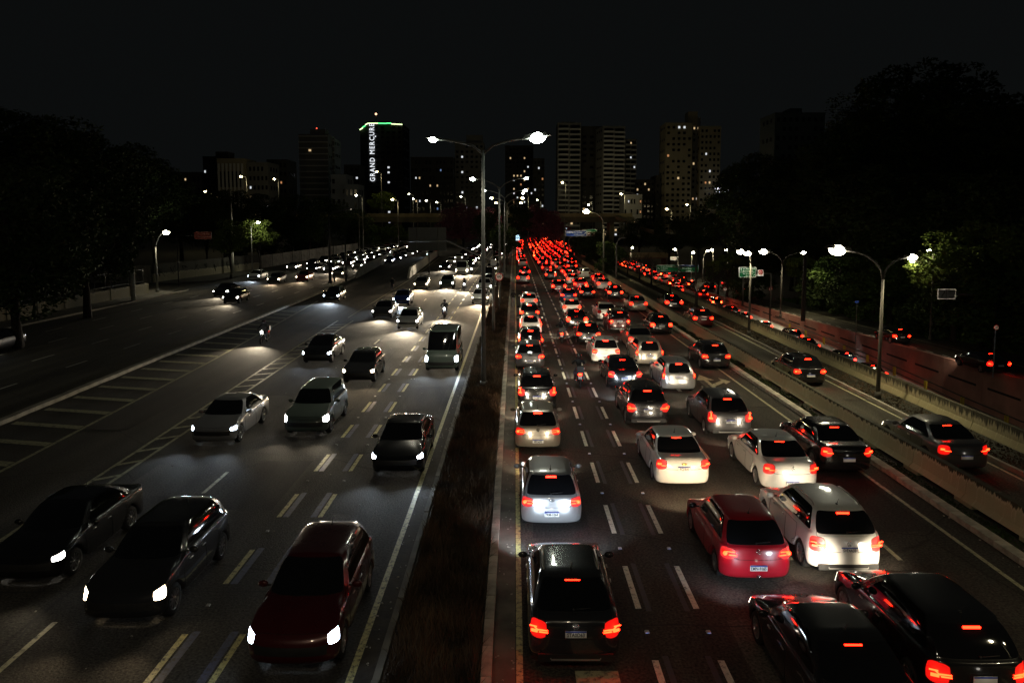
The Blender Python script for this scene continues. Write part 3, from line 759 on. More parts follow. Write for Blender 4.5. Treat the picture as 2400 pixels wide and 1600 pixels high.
def wheel_meshes(Rw, detail, width=.2):
    t = MB(); seg = 24 if detail else 12
    prof = [(-width/2, Rw*.68), (-width/2, Rw*.93), (-width/2+.03, Rw), (width/2-.03, Rw), (width/2, Rw*.93), (width/2, Rw*.68)]
    vs = []
    for x, r in prof:
        for k in range(seg): a = 2*PI*k/seg; vs.append((x, r*math.cos(a), r*math.sin(a)))
    fs = [(i*seg+k, i*seg+(k+1) % seg, (i+1)*seg+(k+1) % seg, (i+1)*seg+k) for i in range(len(prof)-1) for k in range(seg)]
    t.add(vs, fs, TYRE, True)
    r = MB(); r.tube([(width/2-.06, 0, 0), (width/2-.05, 0, 0)], Rw*.70, TRIM, seg)
    lip = []
    for x, rad in ((width/2-.05, Rw*.66), (width/2-.01, Rw*.66), (width/2-.01, Rw*.71), (width/2-.05, Rw*.71)):
        for k in range(seg): a = 2*PI*k/seg; lip.append((x, rad*math.cos(a), rad*math.sin(a)))
    r.add(lip, [(i*seg+k, i*seg+(k+1) % seg, (i+1)*seg+(k+1) % seg, (i+1)*seg+k) for i in range(3) for k in range(seg)], RIM, True)
    for k in range(10 if detail else 5):
        n = 10 if detail else 5; a = 2*PI*k/n
        M_ = Matrix.Rotation(a, 4, 'X')
        r.box(M_ @ Vector((width/2-.03, 0, Rw*.38)), (.025, Rw*(.10 if detail else .2), Rw*.58), RIM, M=M_)
    r.tube([(width/2-.05, 0, 0), (width/2-.008, 0, 0)], Rw*.13, RIM, 10)
    return t.mesh('tyre'), r.mesh('rim')

KIT = {}
def car_kit(ty, lod):
    if (ty, lod) in KIT: return KIT[(ty, lod)]
    T = TYPES[ty]; V, P = car_shell(T, {0: 2, 1: 1, 2: 1}[lod]); kit = {'parts': [], 'T': T}
    cen = {}
    for i in (TLL, TLR, HLL, HLR):
        pts = np.array([V[j] for p in P[i] for j in p]); cen[i] = pts.mean(0); cen[(i, 'n')] = pts
    kit['cen'] = cen
    dark = mat('underbody', (.01, .01, .01), .9)
    ub = MB(); L, W = T['L'], T['W']
    ub.box((0, L/2, .42), (W*.66, L-.5, .42), dark); ub.box((0, T['yr']+T['wb']/2, .45), (W*.9, T['wb']-.95, .36), dark)
    if lod == 2:
        q = MB(); base = {}
        for i, pl in P.items():
            used = sorted({a for p in pl for a in p}); mp = {v: j for j, v in enumerate(used)}
            m = GLASS if i in (WSH, RWIN, SWL, SWR) else (TAIL_FAR if i in (TLL, TLR) else (HEADQ if i in (HLL, HLR) else (TRIM if i == GRILLE else PAINTS['black'])))
            q.add([tuple(V[a]) for a in used], [tuple(mp[a] for a in p) for p in pl], m, True)
        for y in (T['yr'], T['yr']+T['wb']):
            for s in (-1, 1): q.tube([(s*(W/2-.2), y, T['Rw']), (s*(W/2-.01), y, T['Rw'])], T['Rw'], TYRE, 10)
        q.box((0, L/2, .42), (W*.66, L-.5, .42), dark)
        q.box((0, T['rr']-.02, T['H']-.08), (.26, .05, .05), TAIL_FAR)
        me = q.mesh('car'); kit['mesh'] = me; kit['slot'] = q.ms.index(PAINTS['black']); KIT[(ty, lod)] = kit
        kit['hslot'] = q.ms.index(HEADQ); kit['tslot'] = q.ms.index(TAIL_FAR)
        return kit
    for i, pl in P.items():
        m = GLASS if i in (WSH, RWIN, SWL, SWR) else (TAIL if i in (TLL, TLR) else (HEADQ if i in (HLL, HLR) else (TRIM if i == GRILLE else PAINTS['black'])))
        kit['parts'].append((PNAME[i], sub_mesh(V, pl, PNAME[i], m), i))
    kit['parts'].append(('underbody', ub.mesh('underbody'), None))
    if lod == 0:
        for i in (DFL, DRL, DFR, DRR, GATE, HOOD):
            kit['parts'].append(('panel_gap', boundary_tubes(V, P[i], .0055, dark).mesh('panel_gap'), 'gap'))
    kit['tyre'], kit['rim'] = wheel_meshes(T['Rw'], lod == 0)
    # light core
    for i in (TLL, TLR):
        c = cen[i]; pts = cen[(i, 'n')]; q = MB()
        s = 1 if i == TLR else -1
        if T['tail'] == 'wide' and ty in ('hatch',):
            q.ball((c[0]+s*.055, c[1]-.025, c[2]-.005), (.055, .05, .052), TAILC, 10, 6); q.box((c[0]-s*.10, c[1]-.082, c[2]-.03), (.17, .03, .018), TAILC, rz=s*.22)
            q.box((c[0]-s*.06, c[1]-.07, c[2]+.045), (.20, .03, .012), TAILC, rz=s*.25)
        elif T['tail'] == 'wide' and ty == 'sedan':
            q.box((c[0]+s*.05, c[1]-.035, c[2]+.02), (.13, .03, .06), TAILC, rz=s*.45); q.box((c[0]-s*.10, c[1]-.075, c[2]-.03), (.19, .03, .02), TAILC, rz=s*.22)
        elif T['tail'] == 'wide':
            q.box((c[0]+s*.06, c[1]-.03, c[2]-.035), (.13, .03, .045), TAILC, rz=s*.45); q.box((c[0]+s*.08, c[1]-.02, c[2]+.05), (.14, .03, .014), TAILC, rz=s*.45)
            q.box((c[0]-s*.11, c[1]-.085, c[2]-.045), (.17, .03, .014), TAILC, rz=s*.22); q.box((c[0]-s*.09, c[1]-.08, c[2]-.005), (.20, .03, .014), TAILC, rz=s*.22)
            M2 = Matrix.Rotation(s*.42, 4, 'Z') @ Matrix.Rotation(s*.9, 4, 'Y'); q.box((c[0]+s*.03, c[1]-.05, c[2]+.02), (.013, .03, .11), TAILC, M=M2)
        elif T['tail'] == 'square': q.box((c[0], c[1]-.03, c[2]+.02), (.15, .04, .15), TAILC)
        elif T['tail'] == 'boomerang':
            q.box((c[0]+s*.03, c[1]-.06, c[2]-.07), (.15, .03, .07), TAILC, rz=s*.5); q.box((c[0]+s*.02, c[1]-.05, c[2]+.07), (.04, .03, .2), TAILC, rz=s*.5)
        else:
            q.box((c[0]+s*.01, c[1]-.05, .86), (.10, .05, .16), TAILC, rz=s*.6)
        kit[i] = q.mesh('lamp_core')
    q = MB(); q.box((0, 0, 0), (.30, .03, .035), BRAKE); kit['brake'] = q.mesh('brake_light')
    q = MB(); q.box((0, 0, 0), (.40, .012, .13), PLATE); kit['plate'] = q.mesh('number_plate')
    q = MB(); q.box((0, -.008, .052), (.396, .004, .026), PLATEB); kit['pband'] = q.mesh('plate_band')
    q = MB()
    q.tube([(-.0, 0, 0), (.09, .01, .0)], .02, TRIM, 6); q.ball((.17, 0, .02), (.11, .055, .075), PAINTS['black']); kit['mirror'] = q.mesh('wing_mirror')
    q = MB(); q.tube([(0, 0, 0), (0, -.10, .17)], [.009, .004], TRIM, 5); q.ball((0, .01, 0), (.03, .05, .02), TRIM, 8, 4); kit['antenna'] = q.mesh('antenna')
    q = MB(); q.tube([(0, 0, 0), (.32, -.015, .035)], .009, TRIM, 5); q.ball((0, 0, 0), .025, TRIM, 6, 4); kit['wiper'] = q.mesh('rear_wiper')
    q = MB()
    y0, y1, x = T['rr']+.30, T['rf']-.25, T['W']/2*.66
    for s in (1, -1): pass
    q.tube([(0, y0, -.02), (0, y0+.12, .045), (0, (y0+y1)/2, .06), (0, y1-.12, .045), (0, y1, -.02)], .017, SATIN, 6); kit['rail'] = q.mesh('roof_rail')
    q = MB(); q.box((0, .02, 0), (W*.52, .03, .028), SATIN); q.box((W*.30, .05, .02), (.16, .03, .028), SATIN, rz=.35); q.box((-W*.30, .05, .02), (.16, .03, .028), SATIN, rz=-.35)
    kit['diffuser'] = q.mesh('bumper_trim')
    q = MB(); q.box((0, .02, 0), (W*.80, .05, .14), TRIM); kit['lowtrim'] = q.mesh('lower_bumper_trim')
    q = MB(); q.tube([(0, 0, 0), (.14, -.005, 0)], .014, SATIN, 5); kit['handle'] = q.mesh('door_handle')
    kit['reflector'] = None
    KIT[(ty, lod)] = kit; return kit
def emblem(kind):
    q = MB()
    if kind == 'ring':
        for k in range(16):
            a, c = 2*PI*k/16, 2*PI*(k+1)/16
            q.tube([(.058*math.cos(a), 0, .058*math.sin(a)), (.058*math.cos(c), 0, .058*math.sin(c))], .006, CHROME, 4)
        for p in (((-.04, 0, .035), (-.018, 0, -.045)), ((-.018, 0, -.045), (0, 0, .0)), ((0, 0, 0), (.018, 0, -.045)), ((.018, 0, -.045), (.04, 0, .035)), ((-.018, 0, .045), (0, 0, .012)), ((.018, 0, .045), (0, 0, .012))):
            q.tube(p, .006, CHROME, 4)
    elif kind == 'bowtie': q.box((0, 0, 0), (.16, .012, .034), GOLD); q.box((0, 0, 0), (.06, .013, .062), GOLD)
    elif kind == 'diamond':
        P = [(0, 0, .07), (.042, 0, 0), (0, 0, -.07), (-.042, 0, 0)]
        for i in range(4): q.tube((P[i], P[(i+1) % 4]), .009, CHROME, 4)
    elif kind == 'oval':
        for k in range(14):
            a, c = 2*PI*k/14, 2*PI*(k+1)/14
            q.tube([(.07*math.cos(a), 0, .038*math.sin(a)), (.07*math.cos(c), 0, .038*math.sin(c))], .005, CHROME, 4)
        for p in (((-.02, 0, -.03), (-.03, 0, .03)), ((.03, 0, -.03), (.02, 0, .03)), ((-.025, 0, 0), (.025, 0, 0))): q.tube(p, .005, CHROME, 4)
    elif kind == 'h':
        for p in (((-.04, 0, -.035), (-.045, 0, .04)), ((.04, 0, -.035), (.045, 0, .04)), ((-.04, 0, 0), (.04, 0, 0))): q.tube(p, .008, CHROME, 4)
    elif kind == 'disc': q.disc((0, 0, 0), .045, (0, -1, 0), CHROME, 14, .012)
    elif kind == 'star':
        for k in range(3):
            a = PI/2+k*2*PI/3; q.tube([(0, 0, 0), (.05*math.cos(a), 0, .05*math.sin(a))], .008, CHROME, 4)
    return q.mesh('emblem')
EMB = {}
N_SPOT = [0]
def head_spot(parent, x, y, z, power, col, rz=0, tilt=10, size=84, blend=1, rad=.12):
    l = bpy.data.lights.new('headlight_beam', 'SPOT'); l.energy = power; l.color = col; l.spot_size = math.radians(size); l.spot_blend = 1.0; l.shadow_soft_size = rad
    o = bpy.data.objects.new('headlight_beam', l); C.objects.link(o); o.parent = parent; o.location = (x, y, z)
    o.rotation_euler = (PI/2-math.radians(tilt), 0, rz); N_SPOT[0] += 1; return o
COLS = {'w': (1, .84, .60), 'b': (.74, .87, 1), 'y': (1, .74, .45)}
HM = {'w': HEADW, 'b': HEADB, 'y': HEADY}
def set_mat(o, m, slot=0):
    o.material_slots[slot].link = 'OBJECT'; o.material_slots[slot].material = m
def car(ty, color, label, x, y, z=0, lod=0, rz=0, text=None, emb=None, group='cars waiting in the jammed lanes', oncoming=False,
        beam='w', power=0, rails=False, brake=True, lit=True, plate_z=None, hitch=False, name=None, tank=1.0):
    k = car_kit(ty, lod); T = k['T']; L, W = T['L'], T['W']; pm = PAINTS[color]
    cat = {'van': 'van'}.get(ty, 'car')
    nm = name or {'hatch': 'hatchback', 'compact': 'hatchback', 'sedan': 'sedan_car', 'suv': 'suv_car', 'coupe_suv': 'suv_car', 'crossover': 'suv_car', 'boxy_suv': 'suv_car', 'wagon': 'hatchback', 'van': 'van'}[ty]
    if lod == 2:
        o = link(nm, k['mesh'], None, (x, y, z), rz); tag(o, label, cat, group); set_mat(o, pm, k['slot'])
        if not oncoming: set_mat(o, R.choice([TAILF[0], TAILF[1], TAILF[1], TAILF[2], TAILF[3]]), k['tslot'])
        if oncoming: set_mat(o, HEAD_FAR, k['hslot']); set_mat(o, TAIL, k['tslot'])
        if power: head_spot(o, 0, L+.05, .62, power, COLS[beam], tilt=6, size=78)
        return o
    root = thing(nm, label, cat, (x, y, z), rz, group)
    tm_ = R.choice(TAILMS)
    for pn, me, i in k['parts']:
        o = link(pn, me, root)
        if i in PAINTED: set_mat(o, pm)
        if i == BUMP and T['trim'] and color in ('grey', 'maroon', 'brown'): pass
        if i in (TLL, TLR):
            if not lit: set_mat(o, mat('tail_light_unlit', (.22, .01, .01), .2, coat=1))
            elif not oncoming:
                link('lamp_core', k[i], o)
                if lod: set_mat(o, tm_)
            else: set_mat(o, mat('tail_light_unlit', (.22, .01, .01), .2, coat=1))
        if i in (HLL, HLR):
            if oncoming: set_mat(o, HM[beam])
            elif power == 0 or True: set_mat(o, HEADQ)
    for yy in (T['yr'], T['yr']+T['wb']):
        for s in (-1, 1):
            wobj = link('tyre', k['tyre'], root, (s*(W/2-.125), yy, T['Rw']), 0 if s > 0 else PI); wobj.name = 'wheel'
            link('rim', k['rim'], wobj)
    bl_y, bl_z = T['rr']+.0, T['H']-.115
    if brake and lit and not oncoming: link('brake_light', k['brake'], root, (0, bl_y-.045, bl_z))
    pz = plate_z or (.80 if T['tail'] != 'tall' or ty == 'van' else .80)
    py = -.012 if pz > .5 else -.028
    if ty in ('hatch', 'sedan') and plate_z is None: pz = .72
    pl = link('number_plate', k['plate'], root, (0, py+.0 if pz > .7 else py, pz))
    link('plate_band', k['pband'], pl)
    if lod == 0:
        if text:
            tk = ('t', text)
            if tk not in EMB: EMB[tk] = text_mesh(text, .105, BLACKP, .001, bold=.002)
            t = link('plate_lettering', EMB[tk], pl, (0, -.0085, -.013)); t.rotation_euler = (PI/2, 0, 0); t.scale = (.80, 1, 1)
        if emb:
            if emb not in EMB: EMB[emb] = emblem(emb)
            ez = pz+.14 if pz > .6 else .88
            link('emblem', EMB[emb], root, (0, .0+(.03 if ez > .9 else -.005), ez))
        for s in (-1, 1):
            mo = link('wing_mirror', k['mirror'], root, (s*(W/2*.90), T['cb']-.42, T['belt']+.06), 0 if s > 0 else PI)
            set_mat(mo, pm if color not in ('red',) else PAINTS['black'], 1)
            for yh in (T['yr']+T['wb']*.42, T['yr']+T['wb']*.68): 
                pass
            link('door_handle', k['handle'], root, (s*(W/2+.004), T['yr']+T['wb']*.40, T['belt']-.12), PI/2)
            link('door_handle', k['handle'], root, (s*(W/2+.006), T['yr']+T['wb']*.70-.1, T['belt']-.12), PI/2)
            if rails: link('roof_rail', k['rail'], root, (s*W/2*.63, 0, T['H']-.035))
        pw_ = bpy.data.lights.new('plate_lamp', 'POINT'); pw_.energy = .16; pw_.color = (1, .93, .8); pw_.shadow_soft_size = .03
        po_ = bpy.data.objects.new('plate_lamp', pw_); C.objects.link(po_); po_.parent = root; po_.location = (0, py-.11, pz+.13)
        link('antenna', k['antenna'], root, (0, T['rr']+.30, T['H']-.02))
        link('rear_wiper', k['wiper'], root, (-.02, T['rg'][0]-.028+.03, T['rg'][1]+.05)) if T['rg'][0] < .5 else None
        if T['trim']:
            link('lower_bumper_trim', k['lowtrim'], root, (0, .0, .33)); link('bumper_trim', k['diffuser'], root, (0, -.02, .30))
        if hitch:
            q = MB(); q.tube([(0, .1, .28), (0, -.1, .28)], .03, TRIM, 6); q.ball((0, -.1, .33), .035, CHROME); q.build('tow_hitch', root)
    else:
        for s in (-1, 1): set_mat(link('wing_mirror', k['mirror'], root, (s*(W/2*.90), T['cb']-.42, T['belt']+.06), 0 if s > 0 else PI), pm, 1)
    if power:
        c = k['cen'][HLR]; tl_, sz = (6, 78) if oncoming else (10, 84)
        if lod == 0:
            for s in (-1, 1): head_spot(root, s*abs(c[0]), L+.08, .66, power/2, COLS[beam], tilt=tl_, size=sz)
        else: head_spot(root, 0, L+.08, .66, power, COLS[beam], tilt=tl_, size=sz)
    return root
JAM = 'cars waiting in the jammed lanes'
Q = 420
# lane beside the planted median, from the camera outward: (type, colour, px, py of the road under the rear bumper, options)
def gp(px, py, z=0): p = view_point(px, py, z); return p.x, p.y
def jam(ty, col, px, py, label, **kw):
    x, y = gp(px, py); return car(ty, col, label, x, y, **kw)
jam('coupe_suv', 'charcoal', 1349, 1580, 'dark glossy SUV with a lamp reflected on its roof, nearest in the median lane', text='STA0D63', emb='ring', rails=True, power=Q*1.3, beam='b')
jam('hatch', 'silver', 1293, 1245, 'silver hatchback with plate FRM 0368 directly ahead of the nearest dark SUV', text='FRM-0368', emb='oval', power=Q*.5, plate_z=.50, beam='w')
jam('hatch', 'beige', 1261, 1062, 'champagne hatchback with grey roof, low white plate, second ahead of the nearest dark SUV', text='EPC6J92', emb='ring', power=Q*.8, plate_z=.46, beam='w')
jam('crossover', 'black', 1259, 963, 'black hatchback with tall angled tail lights and pale bumper ahead of the champagne one', text='EVC2B74', emb='ring', power=Q*.5, plate_z=.62, beam='w')
jam('hatch', 'grey', 1242, 868, 'grey hatchback with chrome bumper line, fifth in the lane beside the median', emb='oval', power=Q*.4, text='GJX5E18', plate_z=.50)
jam('compact', 'black', 1244, 828, 'black compact car wedged between a grey and a white hatchback beside the median', emb='disc', power=Q*.8, text='FDS3A40')
jam('wagon', 'white', 1244, 787, 'white small hatchback lit brightly from behind, seventh in the median lane', emb='h', power=Q*.5, text='DXR4J02', lod=1)
jam('hatch', 'charcoal', 1241, 754, 'charcoal hatchback with glowing brake bar just ahead of the white one in the median lane', power=Q*.8, lod=1)
jam('hatch', 'white', 1240, 723, 'white hatchback at the head of the packed part of the median lane', power=Q*.5, lod=1)
jam('suv', 'silver', 1226, 665, 'silver SUV waiting alone behind the painted arrow gap in the median lane', power=Q, lod=1)
# lane right of the motorcycle strip
jam('hatch', 'red', 1776, 1378, 'bright red hatchback with plate EMN 9165 and a tow hitch', text='EMN-9165', emb='ring', power=Q*1.5, plate_z=.50, hitch=True, brake=False, beam='y', lit=True)
jam('sedan', 'white', 1603, 1150, 'white sedan with gold emblem and slim tail lights, left of the other white sedan', text='FCJ1B31', emb='bowtie', power=Q*.5, plate_z=.72, beam='w')
jam('suv', 'charcoal', 1520, 1004, 'dark SUV with chrome exhaust tips and blue banded plate ahead of the white gold-emblem sedan', text='PCJ9F41', emb='disc', power=Q*1.1, plate_z=.76, beam='b')
jam('sedan', 'black', 1466, 916, 'black sedan with blue-white lit bumper ahead of the dark SUV', text='FIV5603', emb='star', power=Q*1.0, plate_z=.62, beam='w')
jam('hatch', 'white', 1421, 855, 'white rounded hatchback with wide swept tail lights in the middle of the jam', text='EXP2H66', emb='h', power=Q*.7, plate_z=.46)
jam('hatch', 'black', 1380, 810, 'black hatchback with round tail lights ahead of the white rounded hatchback', emb='h', power=Q*.8, plate_z=.5, text='FGH1C22')
jam('sedan', 'black', 1353, 773, 'black sedan with broad tail lights, second ahead of the white rounded hatchback', power=Q*1.2, plate_z=.5, lod=1)
jam('hatch', 'white', 1341, 740, 'white hatchback rolling forward in the lane beside the motorcycle strip', power=Q*.7, lod=1)
jam('hatch', 'blue', 1333, 709, 'dark blue hatchback rolling ahead of the white one beside the motorcycle strip', power=Q*.8, lod=1)
jam('suv', 'maroon', 1310, 687, 'maroon SUV with slanted tail lights in the lane beside the motorcycle strip', power=Q*.8, lod=1)
jam('hatch', 'grey', 1291, 656, 'small grey car ahead of the maroon SUV', power=Q*.5, lod=1)
jam('sedan', 'red', 1281, 638, 'red-lit sedan at the left of the far crowd of cars', power=Q*.5, lod=1)
# third lane
jam('suv', 'white', 1988, 1360, 'white SUV with roof rails and plate SVE4A33 beside the red hatchback', text='SVE4A33', emb='ring', power=Q*.6, rails=True, plate_z=.76)
jam('sedan', 'white', 1857, 1162, 'white sedan with diamond emblem and blocky tail lights ahead of the white SUV', text='SWT4F23', emb='diamond', power=Q*.6, plate_z=.40)
jam('crossover', 'grey', 1713, 1030, 'grey crossover with steeply raked rear window and plate FWN 8865', text='FWN-8865', emb='h', power=Q*1.0, plate_z=.72)
jam('wagon', 'silver', 1593, 922, 'silver tall hatchback with upright tail lights, lit white from behind', text='EOK-6098', emb='h', power=Q*.7, plate_z=.76)
jam('compact', 'beige', 1524, 861, 'champagne hatchback with high tail lights beside the white rounded hatchback', text='FKA9B12', emb='oval', power=Q*.7, plate_z=.66)
jam('sedan', 'beige', 1504, 824, 'dark gold fastback sedan with tinted rear window left of the barrier streaks', emb='ring', power=Q*.7, plate_z=.5, brake=False)
jam('boxy_suv', 'maroon', 1453, 780, 'dark boxy SUV with square bright tail lights', power=Q*.7, text='GCR7D90', plate_z=.9)
jam('sedan', 'white', 1424, 753, 'white sedan half hidden by the dark boxy SUV', power=Q*.4, lod=1, lit=False)
jam('hatch', 'black', 1377, 701, 'black hatchback rolling in the third lane with a bright plate', power=Q*.7, lod=1)
jam('suv', 'red', 1361, 681, 'dark red SUV with wide glowing tail lights in the third lane', power=Q*.5, lod=1)
jam('hatch', 'white', 1343, 667, 'white hatchback hemmed in by red lit cars in the third lane', power=Q*.4, lod=1)
jam('hatch', 'grey', 1336, 656, 'grey hatchback with raised brake bar in the third lane', power=0, lod=1)
jam('sedan', 'red', 1328, 647, 'red sedan near the far end of the third lane', power=0, lod=1)
jam('hatch', 'beige', 1313, 635, 'pale hatchback at the left of the third lane crowd', power=0, lod=1)
jam('suv', 'white', 1303, 627, 'white SUV standing in the far jam left of the sign pole', power=0, lod=1)
# lane by the barrier: moving cars
jam('sedan', 'black', 1989, 1118, 'dark sedan moving along the barrier beside the white sedans', power=0, lod=0, plate_z=.6)
jam('hatch', 'charcoal', 1680, 868, 'charcoal hatchback moving beside the barrier, right of the silver tall hatchback', power=Q*.5, lod=0, plate_z=.6)
jam('hatch', 'black', 1551, 786, 'black hatchback moving close to the barrier slots', power=Q*.5, lod=1)
jam('sedan', 'beige', 1497, 732, 'beige sedan moving alongside the barrier left of the tall lamp post', power=Q, lod=1)
jam('hatch', 'charcoal', 1443, 702, 'charcoal hatchback by the barrier near the shaded tree', power=Q*.5, lod=1)
jam('sedan', 'white', 1416, 680, 'white sedan waiting by the barrier beyond the charcoal hatchback', power=Q*.4, lod=1)
jam('compact', 'red', 1403, 667, 'red compact car by the barrier just beyond the white sedan', power=0, lod=1)
jam('suv', 'white', 1371, 653, 'white SUV with unlit rear by the barrier in the far jam', power=0, lod=1, lit=False)
jam('suv', 'black', 1341, 634, 'black SUV under the blue direction sign', power=0, lod=1)
jam('sedan', 'charcoal', 1341, 623, 'dark sedan right of the sign pole in the far jam', power=0, lod=1)
# the two black cars that leave the bottom of the frame
car('sedan', 'black', 'black car cut by the bottom edge of the frame, left of the larger black one', 5.75, 10.85, emb='ring', power=Q*.5, beam='b')
car('suv', 'black', 'large black car with silver wheels cut by the lower right corner', 7.95, 12.0, power=Q*1.2)
# far jam under the viaduct
cols = ['black', 'black', 'charcoal', 'white', 'silver', 'grey', 'grey', 'red', 'beige', 'white', 'maroon', 'blue']
tys = ['hatch', 'sedan', 'suv', 'hatch', 'compact', 'crossover']
TN = dict(hatch='hatchback', sedan='sedan', suv='SUV', compact='compact car', crossover='crossover')
def zone(y): return 'nearest part' if y < 150 else 'before the blossom trees' if y < 180 else 'middle part' if y < 215 else 'well back' if y < 250 else 'before the viaduct' if y < 285 else 'under the viaduct'
FJ = 'distant cars of the jam under the viaduct'
for li, (x, y0) in enumerate(((1.4, 115), (5.4, 136), (8.2, 148), (10.9, 152), (13.6, 175), (16.4, 205))):
    y = y0+R.uniform(0, 3)
    while y < 345:
        c = R.choice(cols); t = R.choice(tys)
        if R.random() > .14: car(t, c, 'tiny %s %s in the far jam, %s, %s' % (c, TN[t], ['median lane', 'second lane', 'third lane', 'fourth lane', 'fifth lane', 'rightmost lane'][li], zone(y)), x+R.uniform(-.25, .25)+max(0, y-220)*.012, y, lod=2, group=FJ)
        y += R.uniform(5.6, 8.6)+(5 if (li == 0 and y < 150) else 0)
# service lane between the two barriers
SV = 'cars on the service lane between the barriers'
car('sedan', 'grey', 'grey sedan nearest in the service lane between the two barriers', 14.75+.5, 24.6, group=SV, power=0, plate_z=.6)
car('hatch', 'black', 'black hatchback in the service lane below the tall double lamp post', 15.3, 38.0, group=SV, power=Q, plate_z=.6)
car('hatch', 'maroon', 'maroon hatchback in the service lane beside the bare tree', 15.2, 59.5, lod=1, group=SV, power=Q)
car('sedan', 'black', 'black sedan in the service lane just beyond the bare tree', 15.3, 71, lod=1, group=SV, power=0)
# sunken road: queue by the ledge and rows of traffic
SD = 'cars on the sunken road'
def low(ty, col, px, py, label, lod=1, **kw):
    z = -5.6
    for _ in range(6): x, y = gp(px, py, z); z = z_low(y)
    return car(ty, col, label, x, y, z=z, lod=lod, group=SD, **kw)
low('hatch', 'white', 1797, 780, 'white lit car with blurred plate on the sunken road beside the pinkish wall', power=Q)
low('suv', 'black', 1866, 806, 'black SUV with light bar on the sunken road at the foot of the pinkish wall', power=Q)
low('sedan', 'black', 1905, 829, 'black car half hidden by the stained barrier, behind the SUV with the light bar', power=Q*.6)
low('hatch', 'black', 1989, 862, 'black hatchback showing only roof and one tail light above the stained barrier', power=Q*.6)
low('sedan', 'charcoal', 2060, 898, 'dark car barely visible behind the stained barrier near the white ledge', power=Q*3, beam='b')
low('hatch', 'white', 1749, 757, 'white hatchback moving on the sunken road behind the green sign post', power=Q)
low('sedan', 'black', 1722, 743, 'black sedan moving on the sunken road left of the green sign post', power=Q*.6)
low('compact', 'white', 1652, 733, 'white compact car with raised brake bar near the bare tree on the sunken road', power=0)
low('hatch', 'silver', 1630, 722, 'silver hatchback right of the bare tree on the sunken road', power=0)
low('sedan', 'charcoal', 1676, 737, 'charcoal sedan ahead of the car with one bright tail light on the sunken road', power=0)
low('hatch', 'red', 1650, 700, 'bright red lit car changing lanes on the sunken road', power=Q*.5)
low('suv', 'white', 1592, 690, 'white SUV crossing the middle lanes of the sunken road', power=0)
def zone2(y): return 'behind the bare tree' if y < 140 else 'left of the green signs' if y < 170 else 'before the low bridge' if y < 205 else 'under the low bridge'
LOWC = [tuple(o.location[:2]) for o in bpy.data.objects if o.get('group') == SD and o.parent is None]
for x, y0, y1 in ((22.4, 92, 250), (25.9, 84, 250), (29.3, 84, 245), (32.8, 104, 240), (36.0, 150, 250)):
    y = y0
    while y < y1:
        if all(abs(x-u) > 2.3 or abs(y-v) > 6 for u, v in LOWC):
            c = R.choice(cols); t = R.choice(tys)
            car(t, c, 'tiny %s %s on the sunken road, %s lane, %s' % (c, TN[t], {22.4: 'leftmost', 25.9: 'second', 29.3: 'middle', 32.8: 'fourth', 36.0: 'rightmost'}[x], zone2(y)), x+R.uniform(-.3, .3), y, z=z_low(y) if x < 35 else z_side(y), lod=2, group='distant cars on the sunken road')
        y += R.uniform(5.6, 9.5)
# side street
SS = 'cars on the side street beyond the retaining wall'
def side(ty, col, px, py, label, rz=0, lod=1, **kw):
    z = -3
    for _ in range(6): x, y = gp(px, py, z); z = z_side(y)
    return car(ty, col, label, x, y, z=z, lod=lod, group=SS, rz=rz, **kw)
side('sedan', 'black', 2345, 880, 'dark sedan with bright red tail lights at the right edge on the side street', power=Q)
side('hatch', 'charcoal', 2115, 808, 'dark hatchback on the side street right of the curved double lamp post', power=Q*.5)
side('hatch', 'black', 1747, 697, 'small dark car on the side street behind the green sign post', power=0)
side('hatch', 'red', 1700, 672, 'small red lit car turning off to the road behind the green signs', rz=-.5, lod=2)
side('hatch', 'black', 1668, 681, 'small dark car on the side street beside the green sign leg', lod=2)

# ---- oncoming carriageway (they face the camera)
OG = 'oncoming cars with headlights on'
def onc(ty, col, x, yfront, label, lod=0, beam='w', pw=2600, **kw):
    pw *= .09 if lod == 0 else .85; beam = 'w' if (lod and beam == 'w') else beam
    return car(ty, col, label, x, yfront+TYPES[ty]['L'], lod=lod, rz=PI, oncoming=True, beam=beam, power=pw, group=OG, **kw)
onc('suv', 'maroon', -4.2, 13.2, 'dark maroon SUV leaving the bottom of the frame in the lane beside the median', beam='b', pw=900)
onc('sedan', 'black', -3.95, 24.2, 'black sedan with long white headlights nearest the median planting', beam='b')
onc('van', 'green', -4.15, 41.5, 'grey green van coming towards the camera beside the median', beam='b', pw=4200)
onc('boxy_suv', 'green', -8.3, 28.8, 'pale green grey SUV with warm headlights in the second oncoming lane', beam='w')
onc('hatch', 'charcoal', -8.25, 38.6, 'charcoal hatchback with orange tinted headlights in the second oncoming lane', beam='y')
onc('sedan', 'silver', -11.5, 27.6, 'silver sedan with cold blue headlights next to the ladder marking', beam='b')
onc('sedan', 'black', -11.9, 44.0, 'black sedan with blue headlights beyond the silver one by the ladder marking', beam='b', pw=1500)
onc('suv', 'charcoal', -8.25, 14.8, 'dark SUV with broad warm headlights at the lower left', beam='y', pw=1500)
onc('sedan', 'black', -11.5, 16.6, 'black sedan at the lower left edge of the frame', beam='w', pw=1500)
onc('hatch', 'white', -8.5, 58.5, 'white hatchback with bright headlights in the middle of the oncoming traffic', lod=1, pw=4000)
onc('sedan', 'grey', -11.7, 65, 'grey sedan by the small kerb island of the oncoming road', lod=1, pw=2500)
onc('hatch', 'blue', -11.6, 75.5, 'blue hatchback with bluish headlights near the standing pedestrian', lod=1, beam='b', pw=3000)
onc('hatch', 'beige', -11.9, 94, 'beige hatchback with warm headlights beside the ramp parapet end', lod=1, beam='y', pw=5000)
